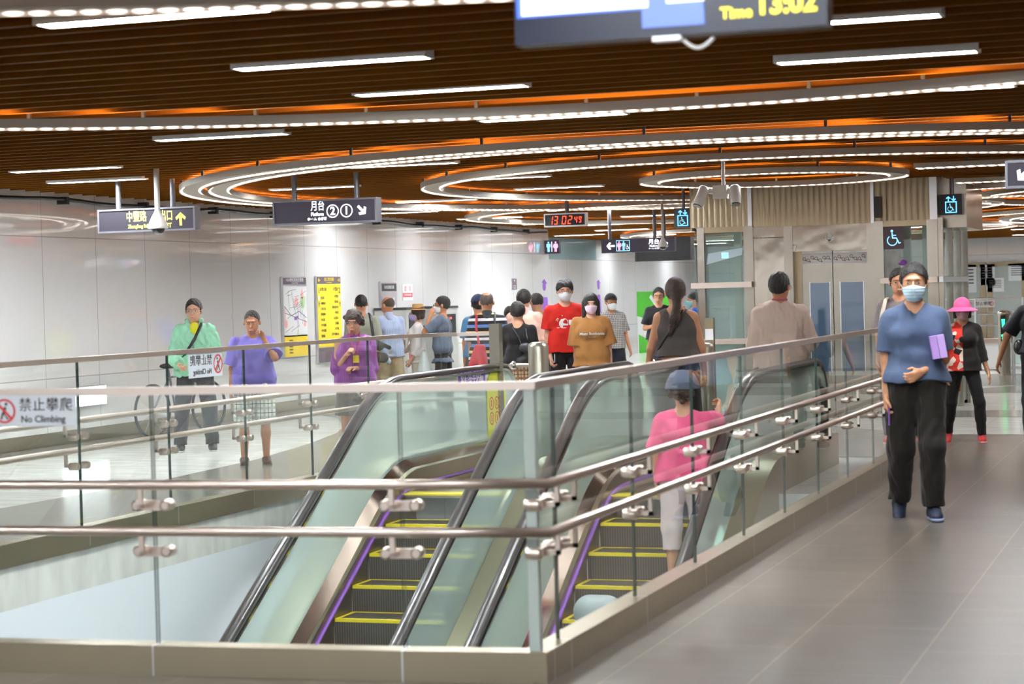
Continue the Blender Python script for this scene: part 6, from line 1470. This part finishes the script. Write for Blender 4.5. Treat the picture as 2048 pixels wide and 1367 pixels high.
# 20 red t-shirt man, 21 woman in brown
p = at_px(1129, 557, 24.3)
g20 = person('tall man in red t-shirt with white motif, glasses and pale mask', p, 3, h=1.775, sx=1.10, skin=(.66, .36, .24), hair='bowl', glasses=(mat('red_frames', (.15, .02, .015), .3),), mask=MK_WHITE, armL=((.1, 0, -1), (.05, .1, -1)), armR=((.16, .0, -1), (-.10, .25, -1)),
    top=dict(m=cloth('red_tshirt', (.52, .018, .012)), sleeve=.72, hem=.88, loose=.026, fold=.007, print=chest_print('van', M_['paper'])), bottom=dict(m=cloth('black_trousers6', (.014, .012, .014)), loose=.015), res=.0085, curl=(.5, 1.0))
o = held(g20, 'smartphone', 'silver phone in the lowered hand of the red t-shirt man', 'phone'); MB().box(-.150, -.142, -.12, -.05, .80, .90).build('phone', M_['bright'], o)
p = at_px(1181, 585, 23.7)
person('woman with long dark hair, pink mask and brown t-shirt with white lettering', p, 2, h=1.60, sx=1.08, female=True, skin=(.66, .37, .26), hair='long', mask=MK_PINK, armL=((.16, .0, -1), (.08, .08, -1)), armR=((.10, .0, -1), (.03, .08, -1)),
    top=dict(m=cloth('brown_tshirt', (.34, .155, .045)), sleeve=1.0, hem=.82, loose=.034, fold=.008, flare=1.2, print=chest_print('text', M_['paper'])), bottom=dict(m=cloth('ivory_trousers', (.66, .60, .52)), loose=.02), res=.0085)
# 22 checked shirt man
p = at_px(1222, 587, 30.5)
person('man in checked shirt, black cap and white mask', p, 20, h=1.585, sx=1.08, skin=(.50, .22, .12), hair='short', hairm=HAIR_G, hat=('cap', cloth('black_cap', (.025, .02, .022))), mask=MK_WHITE, armL=((.25, .0, -1), (.22, .15, -1)), armR=((.12, 0, -1), (.0, .2, -1)), legL=((.06, .1, -1), (0, 0, -1)), legR=((.06, -.1, -1), (0, -.2, -1)),
    top=dict(m=cloth('checked_shirt', (.34, .32, .31), 'check', [(.06, .055, .055)]), neck='open', sleeve=.88, hem=.84, loose=.028), bottom=dict(m=cloth('black_shorts', (.012, .012, .02)), len='shorts', loose=.03, frac=.98, name='shorts'), res=.011)
# 23 arms crossed
p = at_px(1317, 574, 31.5)
person('man in black t-shirt and glasses with folded arms before the green poster', p, -4, h=1.66, skin=(.60, .30, .18), glasses=(M_['black'],), armL=((.22, .15, -1), (-.85, .55, .1)), armR=((.28, .15, -1), (-.8, .6, .2)), top=dict(m=cloth('black_tshirt', (.016, .016, .02)), sleeve=.8, hem=.90, loose=.022), bottom=dict(m=cloth('jeans', (.06, .085, .14))), res=.012, curl=(.9, .9))
# 24 staff in blue vest
p = at_px(1386, 587, 33.0)
person('staff member in bright blue vest with white sleeves and teal mask, facing left', p, -78, h=1.575, skin=(.60, .32, .20), hair='bowl', mask=MK_TEAL, armL=((.12, .0, -1), (.0, .3, -1)), armR=((.12, 0, -1), (0, .3, -1)), top=dict(m=cloth('blue_vest', (.02, .12, .60)), neck='open', sleeve=.35, hem=.86, loose=.026, name='vest'), bottom=dict(m=cloth('navy_trousers', (.03, .045, .09))), res=.012,
    extra=lambda r, J, tp, hp, s: [MB().tube([tuple(J['s', q]*s), tuple((J['s', q]*.3+J['e', q]*.7)*s)], .058*s, 12).build('sleeve', cloth('white_sleeve', (.72, .74, .80)), r) for q in (1, -1)]+[MB().tube([tuple((tp([.14*math.cos(a), .118*math.sin(a), 1.02]))*s) for a in np.linspace(0, 2*math.pi, 25)[:-1]], .03*s, 6, closed=True, flat=(.3, 1)).build('belt', M_['paper'], r)])
# 25 guard at the right edge
p = at_px(2079, 562, 19.6)
g25 = person('guard in black uniform cut off by the right edge, arm held out', p, 172, h=1.66, sx=1.1, skin=(.42, .19, .10), hair='short', armL=((.62, .15, -.85), (.35, .1, -1)), armR=((.2, 0, -1), (0, .2, -1)), top=dict(m=cloth('black_uniform', (.010, .010, .014)), sleeve=.85, hem=.95, loose=.022, collar=cloth('uniform_collar', (.012, .012, .018))), bottom=dict(m=cloth('black_uniform_trousers', (.010, .010, .012))), res=.009)
o = held(g25, 'belt_pouch', 'black belt pouch at the hip of the guard', 'pouch'); blob('pouch', [p_ell((.20, .03, .98), (.055, .06, .075))], M_['black'], o, 1, .009, lo=(0, -.2, .8), hi=(.4, .2, 1.2))
